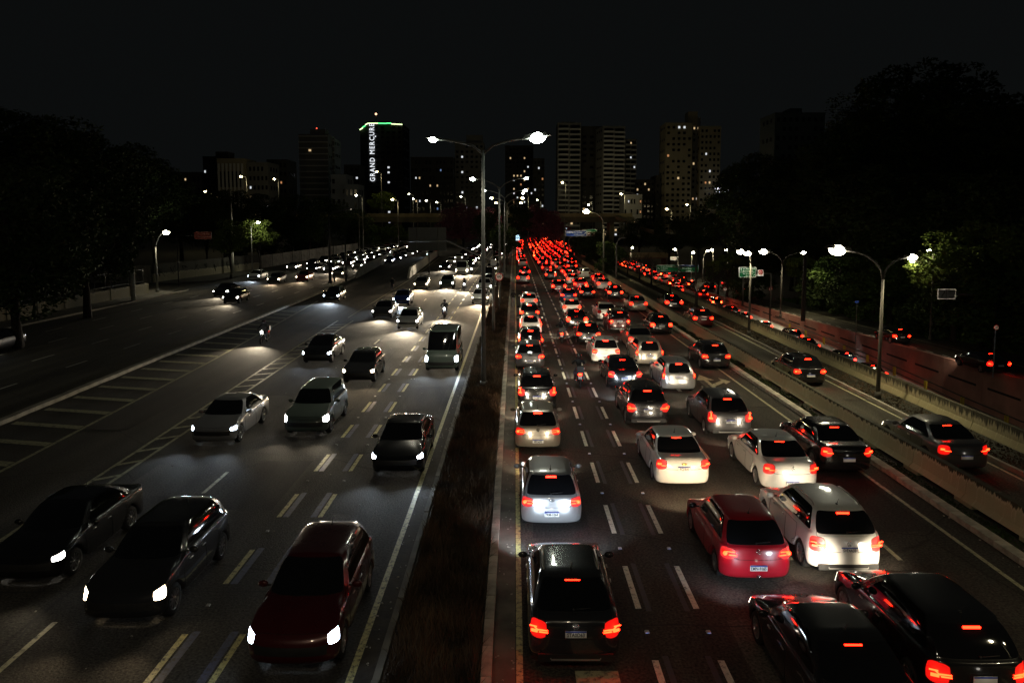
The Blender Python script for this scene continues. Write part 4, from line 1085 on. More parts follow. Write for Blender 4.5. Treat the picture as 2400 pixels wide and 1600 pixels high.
onc('suv', 'green', -8.7, 95, 'greenish SUV with pale headlights in the middle oncoming lane', lod=1, pw=6000)
onc('sedan', 'white', -3.6, 77, 'white sedan with warm glaring headlights next to the speed camera pole', lod=1, beam='y', pw=6500)
onc('suv', 'white', -3.7, 90, 'white SUV behind the sedan with glaring headlights by the median', lod=1, pw=2500)
onc('sedan', 'grey', -3.7, 100, 'grey sedan third in line by the median behind the white SUV', lod=1, pw=2500)
onc('van', 'white', -8.5, 119, 'pale van standing out with two warm headlights in the far oncoming lanes', lod=1, beam='y', pw=7000)
onc('hatch', 'black', -12.3, 131, 'black hatchback at the left of the far oncoming lanes', lod=1, pw=4000)
FO = 'distant oncoming cars'
for x, y0 in ((-3.8, 113), (-8.6, 142), (-12.6, 148), (-5.0, 215)):
    y = y0
    while y < 300:
        c = R.choice(cols); t = R.choice(tys); car(t, c, 'tiny oncoming %s %s with white headlights, %s, %s' % (c, TN[t], {-3.8: 'median lane', -8.6: 'middle lane', -12.6: 'outer lane', -5.0: 'far lane'}[x], zone(y)), x+R.uniform(-.3, .3), y+4, lod=2, rz=PI, oncoming=True, group=FO, power=700 if R.random() < .3 else 0); y += R.uniform(8, 17)
RG = 'cars on the underpass ramp'
def ramp(ty, col, x, yf, label, beam='w', lod=1, pw=3500, rz=PI):
    pw *= .3
    return car(ty, col, label, x, yf+TYPES[ty]['L'], lod=lod, rz=rz, oncoming=True, beam=beam, power=pw, group=RG)
ramp('hatch', 'black', -19.6, 79, 'black hatchback with cold white headlights rolling down from the underpass ramp', 'b', pw=6000)
ramp('hatch', 'white', -20.3, 182, 'small car with greenish white headlights inside the underpass mouth', 'b', rz=PI-.1)
# left avenue
AG = 'cars on the left avenue'
def ave(x, yf, ty, col, label, beam='w', lod=1, pw=1000): car(ty, col, label, x, yf+TYPES[ty]['L'], lod=lod, rz=PI, oncoming=True, beam=beam, power=pw, group=AG)
ave(-33.4, 84, 'sedan', 'black', 'black sedan alone at the front of the left avenue traffic', 'w')
ave(-29.6, 77, 'hatch', 'charcoal', 'charcoal hatchback leading the inner lane of the left avenue', 'w')
ave(-38.0, 108, 'sedan', 'white', 'white sedan near the far pavement of the left avenue', 'b')
ave(-33.2, 102, 'hatch', 'grey', 'grey hatchback with orange headlights on the left avenue', 'y')
ave(-34.4, 126, 'sedan', 'black', 'black sedan in the middle of the left avenue bunch', 'w')
ave(-31.0, 124, 'suv', 'silver', 'silver SUV beside the pole in the left avenue bunch', 'w')
ave(-30.4, 106, 'hatch', 'red', 'red hatchback behind the two dark posts on the left avenue', 'y')
ave(-27.2, 114, 'sedan', 'beige', 'beige sedan with amber headlights nearest the kerb island of the left avenue', 'y')
ave(-34.4, 46.5, 'sedan', 'charcoal', 'charcoal sedan entering at the left edge on the avenue', 'b', pw=700)
for x, y0 in ((-39, 128), (-36, 146), (-32, 142), (-28.2, 132), (-25.5, 150)):
    y = y0+R.uniform(0, 4)
    while y < 250:
        c = R.choice(cols); t = R.choice(tys); car(t, c, 'tiny %s %s far up the left avenue, %s, %s' % (c, TN[t], {-39: 'outermost lane', -36: 'second lane', -32: 'third lane', -28.2: 'inner lane', -25.5: 'kerb lane'}[x], zone(y)), x+R.uniform(-.3, .3)-max(0, y-150)*.03, y+4, lod=2, rz=PI+.03, oncoming=True, group='distant cars on the left avenue', power=900 if R.random() < .35 else 0); y += R.uniform(8, 13)
# ============================================================ PEOPLE AND MOTORCYCLES
SKIN = mat('skin', (.28, .16, .11), .5, noise=.1)
CLOTH = mat('dark_cloth', (.015, .015, .018), .9, noise=.3, nscale=9)
JEANS = mat('denim_cloth', (.05, .06, .09), .9, noise=.3, nscale=9)
HELM = mat('helmet_shell', (.03, .03, .03), .2, coat=1)
def skin_fig(joints, bones, rads, m, name):
    """one continuous body grown from a skeleton"""
    names = list(joints); me = bpy.data.meshes.new(name)
    me.from_pydata([joints[n] for n in names], [(names.index(a), names.index(c)) for a, c in bones], [])
    ob = bpy.data.objects.new(name, me); C.objects.link(ob)
    sk = ob.modifiers.new('skin', 'SKIN'); sk.use_smooth_shade = True
    for i, n in enumerate(names):
        r = rads[n]; me.skin_vertices[0].data[i].radius = (r, r) if not isinstance(r, tuple) else r
        me.skin_vertices[0].data[i].use_root = (n == 'pelvis')
    su = ob.modifiers.new('s', 'SUBSURF'); su.levels = 1; su.render_levels = 1
    ev = bpy.data.meshes.new_from_object(ob.evaluated_get(bpy.context.evaluated_depsgraph_get()))
    bpy.data.objects.remove(ob); ev.materials.clear(); ev.materials.append(m); ev.name = name
    return ev
def person(label, loc, rz, pose, top=CLOTH, legs=JEANS, helmet=False):
    root = thing('person', label, 'person', loc, rz)
    if pose == 'stand':
        J = dict(pelvis=(0, 0, .93), belly=(0, 0, 1.08), chest=(0, .0, 1.30), neck=(0, .01, 1.47), head=(0, .03, 1.56), crown=(0, .03, 1.68),
                 sl=(-.19, 0, 1.40), el=(-.24, .0, 1.12), wl=(-.22, .10, .90), hl=(-.21, .13, .82), sr=(.19, 0, 1.40), er=(.25, .02, 1.12), wr=(.19, .16, 1.02), hr=(.14, .22, 1.03),
                 tl=(-.09, 0, .88), kl=(-.10, .02, .50), al=(-.11, -.02, .09), fl=(-.12, .13, .04), tr=(.09, 0, .88), kr=(.11, .05, .50), ar=(.12, .02, .09), fr=(.13, .17, .04))
    else:
        J = dict(pelvis=(0, -.15, .86), belly=(0, -.10, 1.00), chest=(0, .02, 1.22), neck=(0, .08, 1.38), head=(0, .11, 1.46), crown=(0, .12, 1.58),
                 sl=(-.19, .02, 1.32), el=(-.30, .22, 1.12), wl=(-.32, .44, 1.04), hl=(-.33, .51, 1.03), sr=(.19, .02, 1.32), er=(.30, .22, 1.12), wr=(.32, .44, 1.04), hr=(.33, .51, 1.03),
                 tl=(-.11, -.08, .82), kl=(-.20, .30, .66), al=(-.20, .10, .32), fl=(-.20, .25, .26), tr=(.11, -.08, .82), kr=(.20, .30, .66), ar=(.20, .10, .32), fr=(.20, .25, .26))
    B = [('pelvis', 'belly'), ('belly', 'chest'), ('chest', 'neck'), ('neck', 'head'), ('head', 'crown'), ('chest', 'sl'), ('sl', 'el'), ('el', 'wl'), ('wl', 'hl'),
         ('chest', 'sr'), ('sr', 'er'), ('er', 'wr'), ('wr', 'hr'), ('pelvis', 'tl'), ('tl', 'kl'), ('kl', 'al'), ('al', 'fl'), ('pelvis', 'tr'), ('tr', 'kr'), ('kr', 'ar'), ('ar', 'fr')]
    Rd = dict(pelvis=.13, belly=.12, chest=.14, neck=.06, head=.085, crown=.075, sl=.07, el=.05, wl=.035, hl=.04, sr=.07, er=.05, wr=.035, hr=.04,
              tl=.095, kl=.065, al=.045, fl=.04, tr=.095, kr=.065, ar=.045, fr=.04)
    link('body', skin_fig(J, B, Rd, top, 'body'), root)
    tj = {k: J[k] for k in ('pelvis', 'tl', 'kl', 'al', 'tr', 'kr', 'ar')}
    tb = [('pelvis', 'tl'), ('tl', 'kl'), ('kl', 'al'), ('pelvis', 'tr'), ('tr', 'kr'), ('kr', 'ar')]
    link('trousers', skin_fig(tj, tb, {k: (Rd[k]+.012) for k in tj}, legs, 'trousers'), root)
    hx = Vector(J['head'])
    q = MB(); q.ball(hx+Vector((0, .0, .05)), (.078, .095, .11), SKIN, 12, 8); q.ball(hx+Vector((0, .098, .04)), (.014, .022, .02), SKIN, 6, 4)
    for s in (-1, 1): q.ball(hx+Vector((s*.03, .085, .065)), (.012, .008, .008), BLACKP, 6, 4); q.ball(hx+Vector((s*.08, 0, .045)), (.012, .02, .03), SKIN, 6, 4)
    q.build('face', root)
    q = MB()
    if helmet: q.ball(hx+Vector((0, -.01, .07)), (.135, .155, .145), HELM, 16, 10)
    else: q.ball(hx+Vector((0, -.02, .085)), (.088, .095, .10), mat('dark_hair', (.01, .008, .006), .8), 12, 8)
    q.build('helmet' if helmet else 'hair', root)
    q = MB()
    for s, h in ((-1, 'hl'), (1, 'hr')):
        p = Vector(J[h])
        for f in range(4): q.tube([p+Vector((s*.0+(f-1.5)*.018, .02, -.01)), p+Vector(((f-1.5)*.02, .06-.006*abs(f-1.5), -.035)), p+Vector(((f-1.5)*.02, .05, -.075+.006*abs(f-1.5)))], [.010, .009, .007], SKIN, 5)
        q.tube([p+Vector((-s*.03, 0, 0)), p+Vector((-s*.055, .03, -.02)), p+Vector((-s*.04, .05, -.04))], [.011, .010, .008], SKIN, 5)
    q.build('hands', root)
    return root
def motorcycle(label, loc, rz, tail=True, oncoming=False, col='red', power=0):
    root = thing('motorcycle', label, 'motorcycle', loc, rz, 'motorcycles riding between the lanes')
    for y in (-.62, .66):
        q = MB(); n = 18
        for k in range(n):
            a, c = 2*PI*k/n, 2*PI*(k+1)/n
            q.tube([(0, y+.27*math.cos(a), .31+.27*math.sin(a)), (0, y+.27*math.cos(c), .31+.27*math.sin(c))], .05, TYRE, 6, cap=False)
        for k in range(5): a = 2*PI*k/5; q.tube([(0, y, .31), (0, y+.25*math.cos(a), .31+.25*math.sin(a))], .014, RIM, 4)
        q.build('wheel', root)
    q = MB(); q.tube([(0, -.62, .31), (0, -.1, .42), (0, .35, .70), (0, .45, .95)], [.03, .05, .05, .04], DARKST, 6); q.box((0, .0, .42), (.24, .36, .28), DARKST)
    for s in (-1, 1): q.tube([(s*.08, .66, .31), (s*.08, .45, .95)], .022, CHROME, 6); q.tube([(s*.14, .05, .30), (s*.16, -.7, .38)], [.03, .045], CHROME, 6)
    q.build('frame', root)
    q = MB(); q.ball((0, .16, .80), (.15, .27, .13), PAINTS[col], 12, 8); q.build('fuel_tank', root)
    q = MB(); q.prism([(-.62, .80), (-.5, .74), (.0, .72), (.05, .79), (-.3, .82), (-.6, .86)], 'x', -.11, .11, TRIM); q.build('seat', root)
    q = MB(); q.box((0, -.70, .98), (.36, .34, .34), TRIM); q.build('top_box', root)
    q = MB(); q.tube([(-.34, .40, 1.05), (-.15, .46, 1.02), (.15, .46, 1.02), (.34, .40, 1.05)], .016, DARKST, 6)
    for s in (-1, 1): q.ball((s*.30, .48, 1.18), (.06, .015, .04), TRIM, 8, 4); q.tube([(s*.28, .43, 1.03), (s*.30, .48, 1.17)], .008, TRIM, 4)
    q.build('handlebar', root)
    q = MB(); q.ball((0, .60, .88), (.09, .06, .09), HEADW if oncoming else HEADQ, 10, 6); q.build('headlight', root)
    q = MB(); q.box((0, -.80, .72), (.18, .05, .09), TAILC if not oncoming else TAIL); q.build('tail_light', root)
    q = MB(); q.box((0, -.84, .55), (.18, .01, .14), PLATE); q.build('number_plate', root)
    if power: head_spot(root, 0, .72, .86, power, COLS['w'], tilt=12)
    return root
def rider(x, y, rz, ml, pl, **kw):
    motorcycle(ml, (x, y, 0), rz, **kw); person(pl, (x, y, 0), rz, 'ride', helmet=True)
rider(3.36, 38.5, 0, 'red motorcycle in the striped lane left of the white rounded hatchback', 'person riding the motorcycle nearest the camera in the striped lane, black helmet', power=500)
rider(3.30, 52.5, 0, 'motorcycle with red tail light further up the striped lane', 'person on the far motorcycle in the striped lane, dark jacket', power=500, col='black')
rider(-6.2, 66, PI, 'oncoming motorcycle with white headlight beside the white hatchback', 'person riding the nearer oncoming motorcycle, dark jacket and helmet', oncoming=True, power=2500, col='black')
rider(-6.2, 92, PI, 'second oncoming motorcycle further back between the dashed lines', 'person riding the second oncoming motorcycle, seen small between the lanes', oncoming=True, power=2500, col='blue')
rider(-7.0, 122, PI, 'distant oncoming motorcycle beside the pale van', 'person on the distant motorcycle beside the pale van', oncoming=True, power=2000, col='black')
rider(-17.6, 52, PI, 'lone motorcycle with an orange white headlight on the dark ramp lane', 'person riding alone down the dark ramp lane', oncoming=True, power=1500, col='black')
person('person in dark clothes standing on the strip between the ramp and the oncoming road', (-15.05, 91.5, .0), PI*.9, 'stand')
person('person in dark top and pale shorts walking along the median kerb beside the jam', (-.12, 74, .02), 0, 'stand', legs=mat('pale_cloth', (.2, .2, .2), .9))

# ============================================================ STREET LAMPS
LAMPG_ = 'street lamps along the roads'; LAMP_GAIN = .17
def lamp(label, x, y, z0, h, heads, r=.11, m=STEEL, power=1500, lm=LAMPY, col=(1, .86, .55), hs=1.0, group=LAMPG_, curve=.0, wide=False):
    hs0 = hs
    root = thing('street_lamp', label, 'street lamp', (x, y, z0), 0, group)
    q = MB(); q.tube([(0, 0, 0), (0, 0, h*.5), (0, 0, h)], [r, r*.8, r*.6], m, 10); q.tube([(0, 0, 0), (0, 0, .35)], r*1.5, m, 10); q.build('pole', root)
    for hd_ in heads:
        dx, dy, dz = hd_[:3]; hs_ = hd_[3] if len(hd_) > 3 else 1
        hs = hs0*hs_
        L = math.hypot(dx, dy); u = Vector((dx/L, dy/L, 0)) if L > .01 else Vector((1, 0, 0)); e = Vector((dx, dy, h+dz))
        if L > .01:
            q = MB(); pts = [(0, 0, h*.985)]
            for t in (.2, .4, .6, .8, 1):
                if curve: pts.append((dx*(1-math.cos(t*PI/2)), dy*(1-math.cos(t*PI/2)), h+dz*math.sin(t*PI/2)))
                else: pts.append((dx*t, dy*t, h+dz*(1-(1-t)**2)))
            q.tube(pts, [r*.5]*5+[r*.4], m, 8); q.build('arm', root)
        a = math.atan2(u.y, u.x)
        T_ = Matrix.Translation(e) @ Matrix.Rotation(a, 4, 'Z') @ Matrix.Rotation(-.12, 4, 'Y')
        q = MB(); q.add([T_ @ Vector(v) for v in ((-.25*hs, -.08*hs, .02), (.5*hs, -.17*hs, .02), (.62*hs, 0, .02), (.5*hs, .17*hs, .02), (-.25*hs, .08*hs, .02), (-.2*hs, -.05*hs, .12*hs), (.42*hs, -.10*hs, .13*hs), (.42*hs, .10*hs, .13*hs), (-.2*hs, .05*hs, .12*hs))],
              [(0, 1, 2, 3, 4), (5, 6, 7, 8), (0, 1, 6, 5), (1, 2, 6), (2, 7, 6), (2, 3, 7), (3, 4, 8, 7), (4, 0, 5, 8)], m); hd = q.build('lamp_head', root)
        if lm:
            q = MB(); s0 = len(q.v); q.ball((0, 0, 0), (.25*hs, .18*hs, .16*hs), lm, 12, 6)
            q.v = [tuple(T_ @ Vector((v[0]+.18*hs, v[1], v[2]-.02))) for v in q.v]; q.build('lamp_glass', hd)
            if power:
                l = bpy.data.lights.new('lamp_light', 'POINT' if wide else 'SPOT'); l.energy = power*LAMP_GAIN
                if not wide: l.spot_size = math.radians(138); l.spot_blend = .7
                l.color = col; l.shadow_soft_size = .18
                o = bpy.data.objects.new('lamp_light', l); C.objects.link(o); o.parent = root; o.location = T_ @ Vector((.18*hs, 0, -.25*hs-.1))
    return root
def lamp_px(label, px, py_base, py_top, zb, heads_px, **kw):
    """pole from its photographed foot (px, py_base at level zb); heads by photo pixels at the same distance"""
    x, y = gp(px, py_base, zb); top = at_dist(px, py_top, y); h = top.z-zb
    hd = []
    for e_ in heads_px:
        p = at_dist(e_[0], e_[1], y); hd.append((p.x-x, 0, p.z-top.z)+tuple(e_[2:]))
    return lamp(label, x, y, zb, h, hd, **kw)
DIMST = mat('weathered_steel', (.11, .11, .10), .6, .3, noise=.2, nscale=4)
WARM = (1, .85, .50); COOL = (1, .92, .70)
lamp_px('tallest steel lamp post in the median with two long arms, one glaring greenish white', 1134, 908, 352, 0, [(1246, 324, 1.15), (1022, 327, .62)], r=.125, lm=LAMPG, col=COOL, power=4000, hs=1.45, m=DIMST)
lamp_px('second tall double lamp post in the median behind the round 60 sign', 1171, 718, 438, 0, [(1230, 418, .7), (1112, 420, .9)], r=.12, lm=LAMPG, col=COOL, power=3400, hs=1.2, m=DIMST)
lamp('third double lamp post in the median, small beyond the jam', -1.5, 113, 0, 12.2, [(2.9, 0, 1), (-2.9, 0, 1)], r=.13, power=2200, lm=LAMPG, col=COOL, hs=1.2)
lamp('fourth double lamp post in the median, half hidden by blossom', -1.5, 150, 0, 12.2, [(2.9, 0, 1), (-2.9, 0, 1)], r=.13, power=2000, hs=1.2)
lamp('fifth double lamp post in the median before the viaduct', -1.5, 188, 0, 12.2, [(2.9, 0, 1), (-2.9, 0, 1)], r=.13, power=2000, hs=1.2)
lamp_px('tall grey double lamp post with curved arms on the verge at the right', 2057, 934, 655, .08, [(1976, 587, 1.35), (2130, 603, .8)], r=.10, lm=LAMPW, col=WARM, power=4200, hs=1.15, curve=1, m=mat('lamp_post_grey', (.07, .065, .055), .7))
lamp_px('thin double lamp post with curved arms on the side street near the green sign', 1829, 743, 620, -3.5, [(1796, 590, 1.4), (1879, 592, .8)], r=.12, lm=LAMPW, col=WARM, power=5500, hs=1.5, curve=1, m=MATS['lamp_post_grey'])
lamp_px('lamp post at the right with short lit arm in front of the bright tree', 2179, 796, 628, -2.6, [(2142, 612), (2182, 588)], r=.09, lm=LAMPW, col=WARM, power=650, hs=.9, curve=1, wide=True, m=MATS['lamp_post_grey'])
lamp_px('lamp post in the service verge crossing the green direction sign', 1755, 786, 618, .08, [(1742, 590), (1758, 594)], r=.10, lm=LAMPW, col=WARM, power=1500, hs=1.1, curve=1, m=MATS['lamp_post_grey'])
lamp_px('lamp post between the barriers with a strong yellow lamp over the jam', 1414, 655, 528, 0, [(1380, 496)], r=.15, lm=LAMPY, col=WARM, power=3500, hs=2.0, curve=1)
lamp_px('dark slim lamp post rising at the barrier beside the rolling cars', 1444, 664, 575, 0, [(1455, 560)], r=.15, lm=None, power=0, hs=1.4, curve=1)
lamp_px('lamp post left of the blue sign near the far jam', 1322, 611, 512, 0, [(1300, 503)], r=.15, lm=None, power=0, hs=1.2, curve=1)
for i, (px, py, top, hx, hy, zb) in enumerate([(1478, 640, 592, 1480, 580, -4.8), (1588, 660, 600, 1584, 584, -4.6), (1620, 655, 600, 1622, 592, -4.6), (1670, 668, 598, 1671, 586, -4.6), (1704, 664, 600, 1704, 585, -4.6), (1647, 662, 606, 1656, 588, -4.6)]):
    lamp_px('yellow lamp %s in the row beyond the sunken road' % ['at the low bridge', 'left of the small white sign', 'above the small white sign', 'right of the small white sign', 'above the yellowish shrub', 'in the middle'][i], px, py, top, zb, [(hx, hy)], r=.13, lm=LAMPW, col=WARM, power=1500, hs=1.3, wide=True)
# lamps far off, by sight line and distance
FL = [(1320, 428, 520, 405, 'yellow lamp in front of the tall balcony tower', 3), (1381, 480, 520, 290, 'small lamp just above the strong yellow one', 0), (1458, 455, 515, 385, 'yellow lamp before the second balcony tower', 3),
      (1565, 490, 560, 260, 'lamp left of the cream double tower foot', 1), (1612, 480, 560, 385, 'starry yellow lamp at the cream double tower foot', 2), (1260, 469, 540, 330, 'lamp over the far jam, right of the median', 0),
      (1228, 453, 545, 240, 'long pale lamp leaning over the far median', 1), (567, 414, 520, 230, 'yellow lamp on a tall pole left of the slatted tower', 1), (645, 420, 520, 340, 'yellow lamp on a tall pole right of the pale office block', 2),
      (484, 449, 520, 210, 'yellow lamp low at the left of the skyline', 1), (885, 403, 505, 290, 'yellow lamp touching the white vertical lettering', 1), (922, 468, 530, 230, 'lamp with bent arm at the left part of the viaduct', 1),
      (970, 466, 510, 290, 'small lamp left of the middle of the viaduct', 0), (1000, 470, 510, 290, 'small curved lamp over the middle of the viaduct', 0), (1025, 474, 512, 290, 'white starry small lamp over the viaduct', 0),
      (1082, 461, 515, 290, 'orange lamp right of the viaduct lamps', 0), (837, 458, 560, 200, 'small white lamp on a thin pole above the lit shrub', 0), (960, 455, 505, 300, 'faint double lamp far above the viaduct', 0)]
for px, py, pb, d, lb, star in FL:
    p = at_dist(px, py, d); g = at_dist(px+2, pb, d); zb = max(0 if px < 1500 else -4.6, g.z) if False else (0 if px < 1500 else -4.6)
    lamp(lb, p.x+1.4, d, zb, p.z-zb-.4, [(-1.4, 0, .4)], r=.16, lm=LAMPY if star else LAMPW, col=WARM, power=[900, 2800, 6000, 9000][star], hs=[1.2, 1.7, 2.2, 2.4][star], wide=True)
# left side lamps and poles
lamp_px('grey lamp post on the left street corner', 369, 684, 578, .1, [(384, 545)], r=.14, lm=LAMPW, col=(1, .88, .60), power=2600, hs=1.6)
p_ = at_dist(588, 520, 124)
lamp('street lamp mostly hidden inside the brightly lit crown by the graffiti wall', p_.x, 124, .1, p_.z-.8, [(1.2, -.5, .6)], r=.12, power=2600, lm=LAMPW, col=(1, .95, .7), hs=1.2, wide=True)
lamp_px('dark lamp post with bent unlit arm between avenue and ramp', 774, 664, 505, .1, [(812, 492)], r=.2, lm=None, power=0, m=DARKST, hs=1.3)
# real lamp outside the frame to the left that lights the old avenue, like the one on the corner
lamp('lamp post of the left avenue standing outside the frame', -42.5, 40, .1, 9, [(3, 0, .6)], r=.12, lm=LAMPW, col=(1, .88, .60), power=1500, hs=1.2)
lamp('median lamp post standing behind the viewpoint', -1.5, -1, 0, 12.3, [(2.9, 0, 1), (-2.9, 0, 1)], r=.13, power=3000, lm=LAMPW, col=(1, .83, .56), hs=1.0, wide=True)
lamp('verge lamp post standing outside the frame on the right', 17.9, 5, .08, 9, [(-1.8, 0, 1), (1.8, 0, 1)], r=.12, lm=LAMPW, col=WARM, power=6500, curve=1)
def post(label, px, pyb, pyt, zb, r, m, name='utility_pole', white=None):
    x, y = gp(px, pyb, zb); t = at_dist(px, pyt, y); root = thing(name, label, 'pole', (x, y, zb))
    q = MB(); q.tube([(0, 0, 0), (0, 0, t.z-zb)], [r, r*.75], m, 10); q.build('shaft', root)
    if white: q = MB(); q.tube([(0, 0, 0), (0, 0, white)], r*1.06, mat('whitewash', (.5, .49, .43), .8, noise=.3, nscale=3), 10); q.build('whitewashed_base', root)
    return root
post('concrete pole with whitewashed foot on the left pavement', 313, 703, 620, .13, .22, CONC_D, white=3.0)
p = post('tall utility pole with whitewashed foot in front of the graffiti wall', 546, 640, 475, .12, .22, CONC_D, white=3.4)
q = MB(); q.box((0, 0, 12.2), (2.4, .12, .12), DARKST); q.build('crossarm', p)
post('thin dark pole beside the two dark posts of the avenue island', 783, 662, 560, .1, .07, DARKST)
post('short whitewashed post at the far pavement of the avenue', 689, 612, 588, .12, .25, mat('whitewash', (.5, .49, .43), .8))
post('thin grey pole in front of the viaduct', 843, 600, 464, 0, .12, STEEL)
p_, q_ = None, None

# ============================================================ SIGNS
def retro(name, col, rough=.18, gain=1.0):
    """retroreflective sheeting: a diffuse film plus a lobe that goes back to where the light came from"""
    m = bpy.data.materials.new(name); m.use_nodes = True; nt = m.node_tree; b_ = nt.nodes['Principled BSDF']
    b_.inputs['Base Color'].default_value = (*col, 1); b_.inputs['Roughness'].default_value = .5
    g = nt.nodes.new('ShaderNodeBsdfGlossy'); g.inputs['Roughness'].default_value = rough; g.inputs['Color'].default_value = (*col, 1)
    ge = nt.nodes.new('ShaderNodeNewGeometry'); nt.links.new(ge.outputs['Incoming'], g.inputs['Normal'])
    mx = nt.nodes.new('ShaderNodeMixShader'); mx.inputs[0].default_value = .6
    nt.links.new(b_.outputs[0], mx.inputs[1]); nt.links.new(g.outputs[0], mx.inputs[2]); nt.links.new(mx.outputs[0], nt.nodes['Material Output'].inputs[0])
    MATS[name] = m; return m
SGN = retro('sign_green', (.01, .16, .06)); SBL = retro('sign_blue', (.03, .07, .30)); SBR = retro('sign_brown', (.10, .02, .015))
SWH = retro('sign_white', (.88, .88, .86)); SRD = retro('sign_red', (.55, .01, .01)); SBK = mat('sign_back', (.12, .12, .12), .5, .4)
def panel(root, cx, cz, w, h, m, border=SWH, y=0, t=.06):
    q = MB(); q.box((cx, y, cz), (w, t, h), border); pan = q.build('sign_panel', root)
    q = MB(); q.box((cx, y-t/2-.004, cz), (w-.12, .012, h-.12), m); q.build('sign_face', pan); return pan
def letters(pan, s, x, z, size, m=SWH, y=-.045, align='LEFT', bold=.004):
    o = link('sign_lettering', text_mesh(s, size, m, .004, align, bold), pan, (x, y, z)); o.rotation_euler = (PI/2, 0, 0); return o
def arrow_up(pan, x, z, s, ang=0, m=SWH, y=-.05):
    q = MB(); M_ = Matrix.Translation((x, y, z)) @ Matrix.Rotation(ang, 4, 'Y')
    pts = [(-.06, -.5), (.06, -.5), (.06, .1), (.25, .1), (0, .5), (-.25, .1), (-.06, .1)]
    q.add([M_ @ Vector((a*s, 0, c*s)) for a, c in pts], [(0, 1, 2, 6), (3, 4, 5)], m); q.build('sign_arrow', pan)
def sign_at(name, label, px0, py0, px1, py1, d, cat='sign'):
    a, c = at_dist(px0, py0, d), at_dist(px1, py1, d); cx, w, h = (a.x+c.x)/2, abs(c.x-a.x), abs(a.z-c.z)
    return thing(name, label, cat, (cx, d, 0)), (a.z+c.z)/2, w, h
# blue / green / brown direction signs over the jam
d = 180; r_, cz, w, h = sign_at('direction_sign', 'blue direction sign with white lettering on a bent arm over the far jam', 1326, 541, 1375, 554, d)
pn = panel(r_, 0, cz, w, h, SBL); letters(pn, 'Tribunal de Contas', -w*.46, cz+h*.22, h*.36, y=-.06, bold=.01); letters(pn, 'do Município', -w*.12, cz-h*.22, h*.36, y=-.06, bold=.01); arrow_up(pn, w*.42, cz+h*.05, h*.5, PI/4, y=-.07)
q = MB(); zt = at_dist(1333, 558, d).z; dx = at_dist(1333, 558, d).x-r_.location.x; q.tube([(dx, .3, 0), (dx, .3, zt-.3), (dx+1.2, .3, zt+.7), (dx+2, .2, cz)], [.16, .14, .12, .1], STEEL, 8); q.build('bent_pole', r_)
r_, cz, w, h = sign_at('direction_sign', 'small green direction sign peeping out behind the blue one', 1366, 538, 1398, 546, d+3)
pn = panel(r_, 0, cz, w, h, SGN); letters(pn, 'Ibirapuera', -w*.4, cz, h*.5, y=-.06, bold=.01)
r_, cz, w, h = sign_at('direction_sign', 'narrow brown direction sign overlapping the blue one', 1376, 543, 1402, 553, d-2)
pn = panel(r_, 0, cz, w, h, SBR); letters(pn, 'MAC USP', -w*.44, cz, h*.42, y=-.06, bold=.01); arrow_up(pn, w*.36, cz, h*.6, PI/4, y=-.07)
q = MB(); q.tube([(w/2, .2, cz), (2.5, .2, cz-.5), (4.0, .2, cz-1.5), (4.6, .2, cz-3.2), (4.6, .2, 0)], .12, STEEL, 8); q.build('bent_pole', r_)
# big green pair over the sunken road
d = 140; zb = z_low(d); r_, cz, w, h = sign_at('direction_sign', 'wide green sign reading R. Sena Madureira, V. Mariana and Centro', 1539, 621, 1590, 636.5, d)
pn = panel(r_, 0, cz, w, h, SGN); arrow_up(pn, -w*.41, cz, h*.42, -PI/4, y=-.07)
for i, s in enumerate(('R. Sena Madureira', 'V. Mariana', 'Centro')): letters(pn, s, -w*.31, cz+h*(.29-.29*i), h*.24, y=-.06, bold=.008)
r_, cz2, w2, h2 = sign_at('direction_sign', 'green sign with a blue top band reading Imigrantes, right of the wide green one', 1591.5, 621, 1637, 637.5, d)
pn = panel(r_, 0, cz2, w2, h2, SGN); q = MB(); q.box((0, -.05, cz2+h2*.33), (w2-.12, .012, h2*.28), SBL); q.build('blue_band', pn)
letters(pn, 'Imigrantes', -w2*.25, cz2+h2*.33, h2*.24, y=-.07, bold=.008); letters(pn, 'Av. Rubem Berta', -w2*.46, cz2, h2*.24, y=-.06, bold=.008); letters(pn, 'Congonhas', -w2*.18, cz2-h2*.3, h2*.24, y=-.06, bold=.008)
arrow_up(pn, w2*.4, cz2+h2*.33, h2*.24, PI/4, y=-.075); arrow_up(pn, w2*.4, cz2-h2*.12, h2*.34, PI/4, y=-.07)
pl_ = at_dist(1648, 621, d-6); gl = thing('gantry', 'grey sign gantry leg with crossbeam behind the two green signs', 'gantry', (0, 0, 0))
q = MB(); q.tube([(pl_.x, d-1, z_low(d)), (pl_.x, d-1, pl_.z+.6)], .2, STEEL, 8); q.build('leg', gl)
xl = at_dist(1529, 621, d).x; q = MB(); q.tube([(xl, d+.4, z_low(d)), (xl, d+.4, cz+1.5)], .22, STEEL, 8); q.build('leg', gl)
q = MB(); q.tube([(xl, d+.4, cz+.3), (pl_.x, d-.4, cz+.3)], .12, STEEL, 6); q.build('crossbeam', gl)
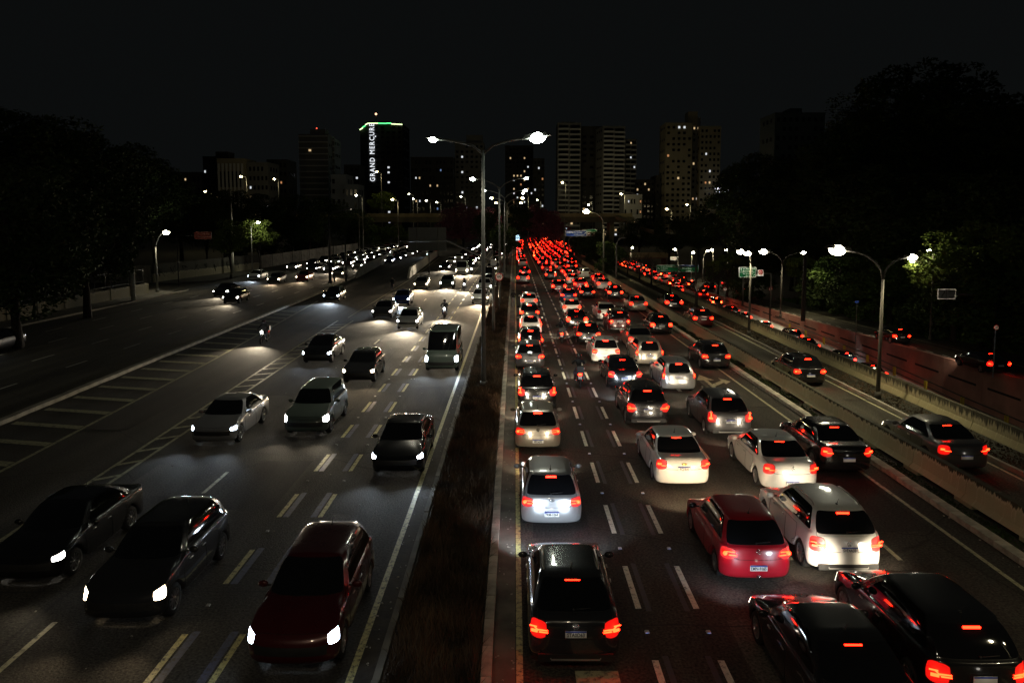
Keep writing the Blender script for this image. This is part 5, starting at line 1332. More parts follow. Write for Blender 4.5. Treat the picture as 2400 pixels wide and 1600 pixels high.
# green sign in front of the trees
d = 76; r_, cz, w, h = sign_at('direction_sign', 'green sign reading Av. Rubem Berta, Congonhas and Ibirapuera in front of the dark trees', 1732, 626, 1772, 650, d)
pn = panel(r_, 0, cz, w, h, SGN); q = MB(); q.box((0, -.05, cz), (w-.1, .012, .04), SWH); q.build('divider', pn)
letters(pn, 'Av. Rubem Berta', -w*.27, cz+h*.33, h*.17, y=-.06); letters(pn, 'Congonhas', -w*.17, cz+h*.13, h*.17, y=-.06); letters(pn, 'Av. Ibirapuera', -w*.27, cz-h*.14, h*.17, y=-.06); letters(pn, 'Brooklin', -w*.1, cz-h*.34, h*.17, y=-.06)
arrow_up(pn, -w*.38, cz+h*.24, h*.32, 0, y=-.07); arrow_up(pn, w*.36, cz-h*.28, h*.28, PI/4, y=-.07)
q = MB(); q.box((-w*.24, -.055, cz+h*.13), (h*.14, .012, h*.14), SWH); q.build('aeroplane_symbol', pn)
pa, pb_ = at_dist(1743, 650, d).x-r_.location.x, at_dist(1766, 650, d).x-r_.location.x
for dx in (pa,): q = MB(); q.tube([(dx, .1, 0), (dx, .1, cz)], .09, STEEL, 8); q.build('pole', r_)
# square no-stopping sign and round speed signs
d = 77; r_, cz, w, h = sign_at('sign', 'square white sign with a crossed red ring beside the green sign', 1776, 632, 1789, 647, d)
pn = panel(r_, 0, cz, w, h, SWH)
def ring(pn, cx, cz, r, m=SRD, w=.05, y=-.06):
    q = MB()
    for k in range(20):
        a, c = 2*PI*k/20, 2*PI*(k+1)/20; q.tube([(cx+r*math.cos(a), y, cz+r*math.sin(a)), (cx+r*math.cos(c), y, cz+r*math.sin(c))], w, m, 4, cap=False)
    q.build('ring', pn)
ring(pn, 0, cz+.06, w*.33)
q = MB(); s_ = w*.24; q.tube([(-s_, -.06, cz+.06-s_), (s_, -.06, cz+.06+s_)], .03, SRD, 4); q.tube([(s_, -.06, cz+.06-s_), (-s_, -.06, cz+.06+s_)], .03, SRD, 4); q.build('cross', pn)
arrow_up(pn, 0, cz-h*.38, h*.16, PI, BLACKP, y=-.07)
q = MB(); e = at_dist(1808, 658, d); q.tube([(0, .08, cz), (1.1, .08, cz-.1), (e.x-r_.location.x, .08, cz-1.4), (e.x-r_.location.x, .08, z_side(d)-1)], .09, STEEL, 8); q.build('bent_pole', r_)
def speed(label, px, py, rad, d, num, zb, pole=True, m=STEEL):
    c = at_dist(px, py, d); root = thing('speed_limit_sign', label, 'sign', (c.x, d, zb)); R_ = rad*d/F_PX; z = c.z-zb
    q = MB(); q.disc((0, 0, z), R_, (0, -1, 0), SRD, 28, .03); dsk = q.build('red_rim', root)
    q = MB(); q.disc((0, -.018, z), R_*.80, (0, -1, 0), SWH, 28, .012); q.build('white_disc', dsk)
    o = link('sign_number', text_mesh(num, R_*1.15, BLACKP, .003, bold=.012*R_/.3), dsk, (0, -.028, z+R_*.12)); o.rotation_euler = (PI/2, 0, 0)
    o = link('sign_unit', text_mesh('km/h', R_*.34, BLACKP, .003), dsk, (0, -.028, z-R_*.52)); o.rotation_euler = (PI/2, 0, 0)
    if pole: q = MB(); q.tube([(0, .06, 0), (0, .06, z+R_*.6)], .045, m, 8); q.build('pole', root)
    return root
speed('round red rimmed 60 speed sign in the median', 1170, 649, 9.2, 70, '60', 0, True)
speed('round 50 speed sign on a pole right of the green sign', 1806, 677, 4.6, 82, '50', z_side(82))
speed('round 50 speed sign lower, beside the small street post on the far side', 1699.5, 677, 4.4, 115, '50', z_side(115))
r50 = speed('round 50 sign on a pale pole at the far right edge', 2335, 767, 6.0, 52, '50', z_side(52), m=mat('blotched_pole', (.3, .33, .38), .7, noise=.6, nscale=8))
d = 61; r_, cz, w, h = sign_at('lane_sign', 'white lane diagram sign with black arrows on a bent arm at the right', 2198, 677, 2239, 701, d)
pn = panel(r_, 0, cz, w, h, mat('sign_grey_white', (.5, .5, .5), .5)); q = MB(); q.box((-.05, -.05, cz), (.03, .012, h*.9), BLACKP); q.box((w*.25, -.05, cz), (w*.45, .012, .03), BLACKP); q.build('divider', pn)
letters(pn, 'CENTRO', w*.06, cz+h*.22, h*.16, BLACKP, y=-.06); letters(pn, 'V. MARIANA', w*.03, cz-h*.25, h*.14, BLACKP, y=-.06)
for i in range(3): arrow_up(pn, -w*.42, cz+h*(.3-.3*i), h*.2, 0, BLACKP, y=-.06)
q = MB(); q.tube([(-w*.27, -.06, cz-h*.35), (-w*.27, -.06, cz-.1), (-w*.14, -.06, cz+.12), (-w*.14, -.06, cz+h*.35)], .03, BLACKP, 4); q.build('lane_arrow', pn)
q = MB(); e = at_dist(2337, 716, d); q.tube([(w/2, .1, cz), (3.2, .1, cz-.1), (e.x-r_.location.x, .1, e.z), (e.x-r_.location.x, .1, z_side(d))], .1, DARKST, 8); q.build('bent_pole', r_)
d = 69; r_, cz, w, h = sign_at('street_name_sign', 'small blue street name plate on a thin post at the side street kerb', 2004, 705, 2013, 710, d)
q = MB(); q.box((0, 0, cz), (w, .04, h), SBL); q.build('name_plate', r_); q = MB(); q.tube([(0, 0, z_side(d)), (0, 0, cz)], .035, STEEL, 6); q.build('pole', r_)
d = 190; r_, cz, w, h = sign_at('sign', 'small white hanging sign with red and black marks beyond the sunken road', 1571, 602, 1586, 610, d)
pn = panel(r_, 0, cz, w, h, SWH); letters(pn, 'ALTURA', -w*.2, cz+h*.1, h*.34, SRD, y=-.07); arrow_up(pn, 0, cz-h*.3, h*.25, PI, BLACKP, y=-.07)
q = MB(); q.tube([(w*.4, .1, -4.6), (w*.4, .1, cz+h)], .08, DARKST, 6); q.build('pole', r_)
d = 205; r_, cz, w, h = sign_at('billboard', 'white board with a blue emblem at the mouth of the low bridge', 1490, 616.5, 1507, 624, d)
pn = panel(r_, 0, cz, w, h, SWH); q = MB(); q.disc((-w*.3, -.06, cz), h*.28, (0, -1, 0), SBL, 12, .02); q.build('emblem', pn); letters(pn, 'PARE', -w*.08, cz, h*.4, SRD, y=-.07)
q = MB(); q.tube([(w*.3, .1, z_low(d)), (w*.3, .1, cz)], .1, DARKST, 6); q.build('pole', r_)
d = 100; r_, cz, w, h = sign_at('sign', 'dark brown museum sign on an arm over the left street corner', 455, 543, 496, 561, d)
pn = panel(r_, 0, cz, w, h, SBR, border=mat('sign_brown_border', (.2, .08, .06), .5)); lt = mat('sign_dull_letter', (.30, .16, .13), .5)
letters(pn, 'Museu de Arte', -w*.3, cz+h*.2, h*.26, lt, y=-.06, bold=.01); letters(pn, 'Contemporânea', -w*.3, cz-h*.16, h*.26, lt, y=-.06, bold=.01)
q = MB(); e = at_dist(414, 560, d).x-r_.location.x; q.tube([(-w/2, .1, cz), (e, .1, cz), (e, .1, 0)], .09, DARKST, 6); q.build('pole', r_)
# lit panel over the far jam, back of the large panel, speed camera arm
d = 230; r_, cz, w, h = sign_at('lit_sign', 'small glowing blue white lane sign over the head of the median lane', 1208.5, 550, 1218, 564, d)
q = MB(); q.box((0, 0, cz), (w, .2, h), DARKST); bx = q.build('sign_box', r_); q = MB(); q.box((0, -.11, cz), (w*.86, .02, h*.9), glow('lit_sign_face', (.5, .8, 1), 2.2)); q.build('lit_face', bx)
q = MB(); q.tube([(-w*.2, -.13, cz-h*.25), (w*.22, -.13, cz+h*.1), (-w*.1, -.13, cz+h*.28)], .12, BLACKP, 4); q.build('symbol', bx)
q = MB(); q.tube([(w*.6, .2, 0), (w*.6, .2, cz)], .12, DARKST, 6); q.build('pole', r_)
d = 165; r_, cz, w, h = sign_at('road_sign', 'large dark grey back of a road sign panel behind the pole arm', 957, 533, 1046, 588, d)
q = MB(); q.box((0, 0, cz), (w, .1, h), mat('sign_back_grey', (.12, .13, .13), .6)); bk = q.build('back_panel', r_)
for dx in (-.28, .28): q = MB(); q.tube([(w*dx, -.12, 1), (w*dx, -.12, cz+h*.48)], .1, STEEL, 6); q.box((w*dx+.5, -.12, cz+h*.48), (1.2, .1, .12), STEEL); q.build('support', r_)
x, y = gp(1157, 781, 0); r_ = thing('speed_camera_pole', 'steel pole with a small box and a long bent arm reaching over the oncoming lanes', 'pole', (x, y, 0))
q = MB(); t = at_dist(1157, 615, y); q.tube([(0, 0, 0), (0, 0, t.z)], [.12, .1], STEEL, 10); q.build('pole', r_)
q = MB(); q.box((0, -.02, t.z), (.42, .3, .45), mat('camera_box', (.45, .45, .43), .5)); q.build('camera_box', r_)
a_, c_ = at_dist(1047, 564, y), at_dist(937, 565, y); q = MB(); q.tube([(0, 0, t.z), (a_.x-x, 0, a_.z), (c_.x-x, 0, c_.z)], [.07, .06, .05], STEEL, 8); q.build('arm', r_)
x, y = gp(763, 660, .1)
r_ = thing('signal_pole', 'second dark post of the avenue island with a slim slanted arm', 'pole', (x+2.9, y, .1)); q = MB(); q.tube([(0, 0, 0), (0, 0, 6.3)], .12, DARKST, 8); q.build('post', r_); q = MB(); q.tube([(0, 0, 6.0), (-2.8, 0, 7.2)], .04, STEEL, 6); q.build('arm', r_)
x, y = gp(845, 646, 0); r_ = thing('round_sign_back', 'dark round back of a traffic sign on a thin post by the ramp parapet', 'sign', (x, y, 0))
q = MB(); q.disc((0, 0, 3.2), .42, (0, -1, 0), SBK, 20, .04); q.build('disc', r_); q = MB(); q.tube([(0, .03, 0), (0, .03, 3.2)], .05, DARKST, 6); q.build('post', r_)
x, y = gp(1005, 627, 0); post('thin dark post at the right ramp parapet', 1006, 640, 590, 0, .08, DARKST)
# ============================================================ BUILDINGS
WD = mat('dark_window', (.012, .013, .015), .15)
LITW = [glow('lit_window_warm', (1, .70, .36), .65), glow('lit_window_white', (.9, .95, 1), .8), glow('lit_window_orange', (1, .45, .18), .45), glow('lit_window_blue', (.35, .55, 1), .35)]
wallm = {'dark': mat('facade_dark', (.06, .06, .055), .8, noise=.2, nscale=.05), 'cream': mat('facade_cream', (.36, .32, .22), .8, noise=.15, nscale=.05),
         'grey': mat('facade_grey', (.22, .22, .21), .8, noise=.2, nscale=.05), 'pale': mat('facade_pale', (.42, .46, .52), .8, noise=.15, nscale=.05),
         'slab': mat('balcony_slab', (.62, .62, .60), .7, noise=.1)}
def building(label, px0, px1, pyt, d, m, floors, cols_, lit, style='win', rz=0, depth=18, pent=None, base=0, seed=1, red=False, sides=True, name='apartment_tower'):
    r = random.Random(seed)
    a, c = at_dist(px0, pyt, d), at_dist(px1, pyt, d); w = c.x-a.x; H = a.z-base; cx = (a.x+c.x)/2
    root = thing(name, label, 'building', (cx, d, base), rz)
    q = MB(); q.box((0, depth/2, H/2), (w, depth, H), m); q.build('wall', root)
    q = MB(); q.box((0, depth/2, H+.5), (w*1.01, depth*1.01, 1.0), m); q.build('roof_parapet', root)
    fh = H/floors
    if pent:
        for (p0, p1, pt) in pent:
            e, f = at_dist(p0, pt, d), at_dist(p1, pt, d); q = MB(); q.box(((e.x+f.x)/2-cx, depth/2, (H+e.z-base)/2), (f.x-e.x, depth*.5, e.z-base-H), m); q.build('penthouse', root)
    if red:
        q = MB(); pz = at_dist(0, (pent[0][2] if pent else pyt)-3, d).z-base; q.tube([(0, depth/2, H), (0, depth/2, pz)], .15, DARKST, 5); q.ball((0, depth/2, pz+.2), .45, glow('beacon_red', (1, .1, .05), 2), 8, 5); q.build('beacon', root)
    cw = w/cols_
    if style == 'balcony':
        sl = MB(); sl.box((0, -.9, .35), (w*.46, 1.8, .9), wallm['slab']); sme = sl.mesh('balcony')
        for f in range(1, floors):
            for s in (-1, 1): 
                link('balcony', sme, root, (s*w*.245, 0, f*fh+(.0 if s < 0 else -.25)))
        wm = MB(); wm.box((0, -.02, 0), (w*.40, .08, fh*.55), WD); wme = wm.mesh('window')
        for f in range(floors):
            for s in (-1, 1): link('window', wme, root, (s*w*.245, 0, f*fh+fh*.62))
    elif style == 'slats':
        sl = MB(); sl.box((0, -.7, 0), (w*.98, 1.4, .75), wallm['slab']); sme = sl.mesh('floor_slab')
        for f in range(1, floors+1): link('floor_slab', sme, root, (0, 0, f*fh-.4))
    elif style == 'fins':
        sl = MB(); sl.box((0, -.3, H*.5), (cw*.45, .9, H*.92), wallm['slab']); sme = sl.mesh('facade_fin')
        for i in range(cols_): link('facade_fin', sme, root, (-w/2+cw*(i+.5), 0, 0))
        for s in range(3):
            for i in range(cols_-1):
                qq = MB(); qq.box((-w/2+cw*(i+1), -.05, H*(.2+.28*s)), (cw*.5, .1, H*.2), WD)
                if s == 0 and i == 0: vm = qq.mesh('window_strip')
                link('window_strip', vm, root, (cw*i, 0, H*.28*s))
    else:
        wm = MB(); wm.box((0, -.03, 0), (cw*.5, .1, fh*.45), WD); wme = wm.mesh('window')
        for f in range(floors):
            for i in range(cols_):
                if r.random() < .8: link('window', wme, root, (-w/2+cw*(i+.5), 0, f*fh+fh*.5))
    lw = {}
    spots = lit if isinstance(lit, list) else None
    if spots is None:
        spots = []
        for _ in range(lit):
            spots.append((r.uniform(.08, .92), r.uniform(.05, .9), r.choice([0, 0, 1, 1, 2])))
    for u, v, k in spots:
        if k not in lw:
            qq = MB(); qq.box((0, -.12 if style != 'balcony' else -.10, 0), (min(cw*.36, 1.5), .1, min(fh*.38, 1.2)), LITW[k]); lw[k] = qq.mesh('lit_window')
        link('lit_window', lw[k], root, ((round(u*cols_-.5)+.5)/cols_*w-w/2, 0, (round(v*floors-.5)+.5)*fh))
    if sides:   # windows on the two flanks as well
        wm = MB(); wm.box((0, 0, 0), (.1, depth*.12, fh*.45), WD); wme = wm.mesh('window')
        for f in range(1, floors, 2):
            for j in (1, 2, 3):
                for s in (-1, 1): link('window', wme, root, (s*w/2, depth*j/4, f*fh+fh*.5))
    return root, w, H
# hotel tower with the vertical lettering
root, w, H = building('dark hotel tower with a green lit roof edge and vertical white letters', 862, 943, 293, 520, wallm['dark'], 22, 6, [(.6, .62, 1), (.6, .56, 1), (.6, .50, 1), (.6, .22, 1), (.6, .12, 1), (.38, .35, 1)], seed=3, depth=34, rz=.0, name='hotel_tower')
q = MB(); q.add([(-w/2, 0, 0), (-w/2-7.2, 9, 0), (-w/2-7.2, 30, 0), (-w/2, 34, 0), (-w/2, 0, H), (-w/2-7.2, 9, H-2.5), (-w/2-7.2, 30, H-2.5), (-w/2, 34, H)], [(0, 1, 5, 4), (1, 2, 6, 5), (2, 3, 7, 6), (4, 5, 6, 7)], wallm['dark']); q.build('side_wing', root)
gs = glow('roof_strip_green', (.10, 1, .25), 2.6); ys_ = glow('roof_strip_yellow', (.75, 1, .45), 2.6)
for a, c, m in (((-w/2-7.2, 8.5, H-2.2), (-w/2-4.6, 5, H-1.4), ys_), ((-w/2-4.4, 5, H-.9), (-w/2-2.2, 2.2, H-.3), gs), ((-w/2-1.8, .5, H+.1), (-w/2+.2, -.3, H+1.0), ys_), ((-w/2+.2, -.4, H+1.0), (-w*.2, -.4, H+1.0), ys_), ((-w*.2, -.4, H+1.0), (w*.05, -.4, H+.9), gs), ((w*.05, -.4, H+1.1), (w*.18, -.4, H+1.0), gs), ((w*.18, -.4, H+.6), (w/2, -.4, H+.2), ys_)):
    q = MB(); q.tube([a, c], .33, m, 6); q.build('roof_light_strip', root)
q = MB(); q.tube([(-w*.35, 12, H), (-w*.35, 12, H+8.5)], .2, DARKST, 5); q.ball((-w*.35, 12, H+9), .8, glow('beacon_orange', (1, .5, .3), 2.5), 8, 5); q.build('beacon', root)
tm = text_mesh('GRAND MERCURE', 4.9, glow('sign_letter_white', (.9, .94, 1), 1.2), .1, 'LEFT', sp=1.25)
t = link('facade_lettering', tm, root); xs = [v.co.x for v in tm.vertices]; Lt = max(xs)-min(xs)
zlo, zhi = at_dist(870, 428, 520).z, at_dist(870, 293, 520).z; s = (zhi-zlo)/Lt
t.scale = (s, 1.0, 1.0); t.rotation_euler = (0, -PI/2, PI/2+PI) ; t.rotation_euler = Euler((PI/2, -PI/2, 0), 'XYZ')
t.location = (at_dist(873, 350, 520).x-root.location.x, -.5, zlo+.6)
q = MB(); q.ball((at_dist(880, 320, 520).x-root.location.x, -.5, at_dist(880, 320, 520).z), .45, MATS['sign_letter_white'], 8, 5); q.build('dot_light', root)

building('slatted dark apartment tower with pale floor edges left of the hotel tower', 700, 768, 318, 480, wallm['grey'], 17, 4, 3, 'slats', pent=[(722, 758, 301)], red=True, seed=4)
building('narrow rounded wing of pale slabs behind the slatted tower', 768, 783, 328, 492, wallm['grey'], 16, 2, 0, 'slats', seed=5)
building('pale office block with upright fins below the left skyline lamps', 508, 572, 376, 380, wallm['cream'], 8, 7, 2, 'fins', seed=6, name='office_block')
building('low apartment block with orange lit windows right of the finned block', 572, 628, 385, 384, wallm['grey'], 8, 6, [(.5, .25, 0), (.62, .25, 0), (.3, .5, 0), (.9, .4, 1), (.25, .65, 1)], seed=7)
building('block with pale roof box at the left end of the skyline', 475, 512, 371, 400, wallm['dark'], 9, 4, 2, seed=8, pent=[(497, 527, 354)])
building('apartment block with an orange lit stair window', 625, 672, 378, 410, wallm['dark'], 9, 5, [(.7, .75, 2), (.7, .68, 2), (.9, .4, 0)], seed=9)
building('low dark block with a few lights at the far left of the skyline', 398, 470, 408, 390, wallm['dark'], 6, 7, 6, seed=10)
building('bluish pale low apartment house beside the hotel tower', 775, 812, 413, 430, wallm['pale'], 6, 3, 0, seed=11, name='apartment_house')
building('small pale annex with dark balconies at the foot of the hotel tower', 808, 838, 436, 425, wallm['pale'], 4, 3, 0, seed=12, name='apartment_house')
building('dark block with a column of window lights left of the hotel tower', 806, 842, 390, 470, wallm['dark'], 9, 3, [(.8, .8, 1), (.8, .6, 1), (.9, .35, 1), (.7, .15, 1)], seed=13)
building('dark office block with bluish and yellow lit windows right of the hotel tower', 962, 1062, 372, 470, wallm['dark'], 10, 12, [(.1, .72, 1), (.2, .72, 0), (.45, .67, 0), (.62, .67, 0), (.2, .5, 1), (.35, .4, 1), (.1, .42, 0), (.6, .32, 3), (.66, .32, 3), (.95, .3, 3), (.68, .9, 3)], seed=14, name='office_block')
building('tall dark tower with stepped roof behind the tallest lamp post', 1066, 1134, 338, 480, wallm['grey'], 18, 6, [(.2, .85, 1), (.2, .7, 1), (.3, .7, 1), (.2, .5, 1), (.25, .3, 1), (.5, .3, 1), (.7, .3, 1), (.2, .2, 1), (.4, .2, 1)], seed=15, pent=[(1092, 1130, 315)])
building('round topped tower with scattered white lights behind the second lamp post', 1184, 1250, 345, 500, wallm['dark'], 20, 8, 26, seed=16)
building('narrow dark tower with one lit column right of the round topped tower', 1250, 1276, 375, 470, wallm['dark'], 14, 3, [(.6, .9, 1), (.7, .75, 2), (.3, .6, 1), (.8, .4, 1)], seed=17)
building('tower of stacked pale balconies right of the glaring street lamp', 1307, 1362, 292, 450, wallm['grey'], 22, 4, [(.3, .05, 1), (.6, .1, 0)], 'balcony', seed=18, pent=[(1315, 1350, 284)])
building('blank dark slab tower between the two balcony towers', 1362, 1413, 300, 455, wallm['dark'], 18, 3, [(.1, .25, 0)], seed=19, sides=False)
building('broad tower with many long pale balconies and a slanted roof line', 1413, 1466, 300, 430, wallm['grey'], 24, 4, [(.2, .04, 0), (.7, .06, 0), (.8, .1, 1), (.5, .02, 1)], 'balcony', seed=20, rz=.12)
building('slim tower of small balconies right of the broad balcony tower', 1466, 1492, 330, 450, wallm['grey'], 20, 3, [(.6, .97, 0), (.6, .8, 1), (.7, .7, 1), (.5, .4, 1)], 'balcony', seed=21)
building('low lit building at the foot of the slim balcony tower', 1463, 1505, 460, 400, wallm['grey'], 4, 6, 9, seed=22, name='office_block')
building('cream double tower, left block with one orange window', 1561, 1623, 292, 430, wallm['cream'], 20, 5, [(.4, .55, 0), (.2, .75, 2), (.5, .97, 1), (.65, .97, 1)], seed=23, pent=[(1618, 1640, 259)])
building('cream double tower, dark shaft with a string of lit windows', 1623, 1642, 280, 436, wallm['grey'], 20, 2, [(.3, .9, 0), (.7, .9, 0), (.4, .62, 0), (.3, .35, 0), (.7, .35, 0), (.3, .3, 2), (.6, .3, 1)], seed=24, sides=False)
building('cream double tower, right block with orange and white windows', 1642, 1690, 300, 430, wallm['cream'], 19, 5, [(.3, .78, 1), (.5, .6, 1), (.3, .5, 2), (.6, .5, 0), (.2, .22, 0), (.3, .17, 0), (.4, .12, 1), (.7, .12, 1), (.3, .1, 1), (.7, .1, 1), (.8, .27, 1)], seed=25)
building('small dark block left of the cream double tower', 1538, 1560, 415, 440, wallm['dark'], 10, 3, 0, seed=26)
building('dark block with warm top windows between balcony towers and cream tower', 1490, 1534, 425, 445, wallm['dark'], 10, 5, [(.2, .9, 0), (.5, .95, 0), (.7, .9, 0), (.1, .75, 1), (.2, .6, 0), (.1, .4, 1)], seed=27)
building('lone dark tower with a roof box above the right hand trees', 1817, 1934, 270, 300, mat('facade_teal', (.07, .10, .105), .6, noise=.2), 14, 8, [(.12, .5, 1), (.12, .3, 1), (.72, .6, 1), (.78, .6, 0)], seed=28, pent=[(1862, 1890, 250)], red=False)
d = 420; p = at_dist(1692, 446, d); o = link('roof_letters', text_mesh('WAP', 3.6, glow('letter_white', (.95, .97, 1), 2.2), .1, 'CENTER', bold=.05)); o.location = p; o.rotation_euler = (PI/2, 0, 0); tag(o, 'small glowing white roof letters right of the cream double tower', 'sign')

# ============================================================ TREES
def crown_mesh(seed, m, n_cl=34, per=120, size=.34, rad=(3.2, 3.2, 2.6), cz=0, blossoms=None):
    rg = np.random.default_rng(seed); vs = []; cl = []
    while len(cl) < n_cl:
        p = rg.uniform(-1, 1, 3)
        if .35 < np.linalg.norm(p) < 1: cl.append(p*np.array(rad))
    cl = np.array(cl); crad = rg.uniform(.55, 1.15, n_cl)*np.mean(rad)/3.0
    c = np.repeat(cl, per, 0); rr_ = np.repeat(crad, per)
    d = rg.normal(size=(n_cl*per, 3)); d /= np.linalg.norm(d, axis=1)[:, None]
    pos = c+d*(rr_*rg.uniform(.45, 1.05, n_cl*per)**.6)[:, None]*np.array([1.15, 1.15, .72])
    u = rg.normal(size=pos.shape); u[:, 2] *= .5; u /= np.linalg.norm(u, axis=1)[:, None]
    v = np.cross(u, rg.normal(size=pos.shape)); v /= np.linalg.norm(v, axis=1)[:, None]
    s = (size*rg.uniform(.6, 1.3, len(pos)))[:, None]
    q = np.stack([pos-u*s, pos+v*s*.42, pos+u*s, pos-v*s*.42], 1).reshape(-1, 3)
    me = bpy.data.meshes.new('crown'); n = len(pos)
    me.vertices.add(4*n); me.vertices.foreach_set('co', q.ravel())
    me.loops.add(4*n); me.loops.foreach_set('vertex_index', np.arange(4*n)); me.polygons.add(n); me.polygons.foreach_set('loop_start', np.arange(0, 4*n, 4)); me.polygons.foreach_set('loop_total', np.full(n, 4))
    me.update(); me.validate(); me.materials.append(m); return me, cl
def trunk_mesh(cl, h, r, m=BARK, n_limb=9, bare=False, seed=0):
    rg = random.Random(seed); q = MB(); top = h*.62
    q.tube([(0, 0, -.3), (rg.uniform(-.1, .1), rg.uniform(-.1, .1), top*.5), (rg.uniform(-.3, .3), rg.uniform(-.3, .3), top)], [r*1.25, r*.9, r*.65], m, 8)
    for c in cl[:n_limb]:
        z0 = top*rg.uniform(.6, 1.0); e = Vector((c[0]*.85, c[1]*.85, h+c[2]*.8)); mid = Vector((e.x*.45, e.y*.45, z0+(e.z-z0)*.6))
        q.tube([(0, 0, z0), mid, e], [r*.45, r*.28, r*.08], m, 5)
    return q.mesh('trunk')
CR = {}
def tree(label, x, y, z, h, s, kind=0, seed=0, group=None, cat='tree', name='tree', lean=(0, 0)):
    """h: height of the crown's centre; s: crown scale (1 is about 3.2 m in radius)"""
    big = s > 1.55
    k = (kind, seed % 3, big)
    if k not in CR: CR[k] = crown_mesh(10*kind+seed % 3, LEAF[kind], n_cl=52 if big else 36, per=300 if big else 190, size=.115 if big else .17)
    me, cl = CR[k]; root = thing(name, label, cat, (x, y, z), 0, group)
    o = link('crown', me, root, (lean[0], lean[1], h), seed*1.3); o.scale = (s, s, s*R.uniform(.85, 1.1))
    link('trunk', trunk_mesh(cl*s, h, .16*s+.06, seed=seed), root)
    return root
LT = 'dark trees behind the left walls'; RT = 'dark trees behind the right street'
sd = 0
# left wood: silhouette tops read from the skyline
for (px, pyt, d, s, lb) in [(-60, 262, 62, 2.6, 'tallest black tree at the left edge'), (60, 285, 70, 2.3, 'black tree second from the left edge'), (150, 318, 82, 2.3, 'broad black tree left of the pavement pole'),
                            (235, 345, 92, 2.2, 'black tree above the low yellow wall end'), (290, 365, 112, 2.2, 'black tree behind the left street corner'), (350, 385, 125, 2.0, 'black tree where the wood drops to the skyline'),
                            (20, 420, 50, 1.7, 'lower tree in front of the tallest left tree'), (190, 440, 66, 1.6, 'lower tree behind the low wall'), (235, 470, 84, 1.4, 'lower tree behind the wall end'),
                            (420, 448, 140, 1.9, 'tree right of the corner lamp'), (480, 462, 150, 1.8, 'tree left of the tall utility pole'), (540, 462, 168, 2.0, 'tree behind the tall utility pole'),
                            (610, 455, 185, 2.2, 'tree below the finned office block'), (690, 462, 200, 2.2, 'tree below the slatted tower'), (760, 470, 215, 2.2, 'tree below the bluish apartment house'),
                            (830, 492, 230, 1.8, 'tree behind the left end of the viaduct'), (560, 530, 150, 1.3, 'small tree by the graffiti wall'), (640, 520, 165, 1.5, 'tree overhanging the far pale wall'), (720, 520, 185, 1.6, 'tree over the far end of the pale wall')]:
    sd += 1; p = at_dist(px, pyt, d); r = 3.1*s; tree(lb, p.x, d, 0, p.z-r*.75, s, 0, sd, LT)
# trees that catch lamp light on the left
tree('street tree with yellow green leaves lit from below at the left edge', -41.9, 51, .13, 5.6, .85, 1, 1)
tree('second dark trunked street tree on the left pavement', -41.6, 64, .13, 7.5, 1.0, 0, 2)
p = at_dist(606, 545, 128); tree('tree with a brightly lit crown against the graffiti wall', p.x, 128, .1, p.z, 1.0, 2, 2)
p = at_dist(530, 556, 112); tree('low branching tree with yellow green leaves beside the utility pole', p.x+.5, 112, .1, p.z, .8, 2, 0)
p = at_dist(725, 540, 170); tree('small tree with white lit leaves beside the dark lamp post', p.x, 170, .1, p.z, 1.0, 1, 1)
p = at_dist(855, 475, 262); tree('lit shrub-like crown above the left end of the viaduct', p.x, 295, 0, p.z+1, 1.6, 2, 1)
# trees below and before the viaduct
for px, py, d, s, kd, lb in [(880, 552, 250, 1.5, 1, 'tree standing under the viaduct left of the dark panel'), (930, 548, 252, 1.4, 1, 'tree under the viaduct beside the dark panel'), (830, 556, 240, 1.4, 0, 'dark tree under the left end of the viaduct'),
                             (1085, 522, 205, 2.0, 3, 'pink blossoming tree in the median before the viaduct'), (1130, 520, 190, 1.6, 3, 'second pink blossoming tree by the tallest lamp post'), (1262, 522, 240, 2.2, 3, 'dark pink tree right of the lit lane sign'), (1298, 540, 225, 1.4, 3, 'pinkish tree left of the blue sign'),
                             (1195, 510, 215, 1.8, 0, 'dark tree over the head of the jam'), (1183, 560, 150, 1.0, 0, 'bare looking dark tree in the median beyond the 60 sign'), (1158, 530, 165, 1.3, 0, 'dark median tree behind the second lamp post'),
                             (1400, 600, 150, 1.1, 0, 'dark bushy tree between the barriers left of the sunken road'), (1370, 590, 190, 1.2, 0, 'dark tree right of the blue sign'), (1425, 640, 112, .8, 0, 'low dark tree at the barrier beside the lamp posts')]:
    sd += 1; p = at_dist(px, py, d); tree(lb, p.x, d, 0, max(p.z, 3.2), s, kd, sd)
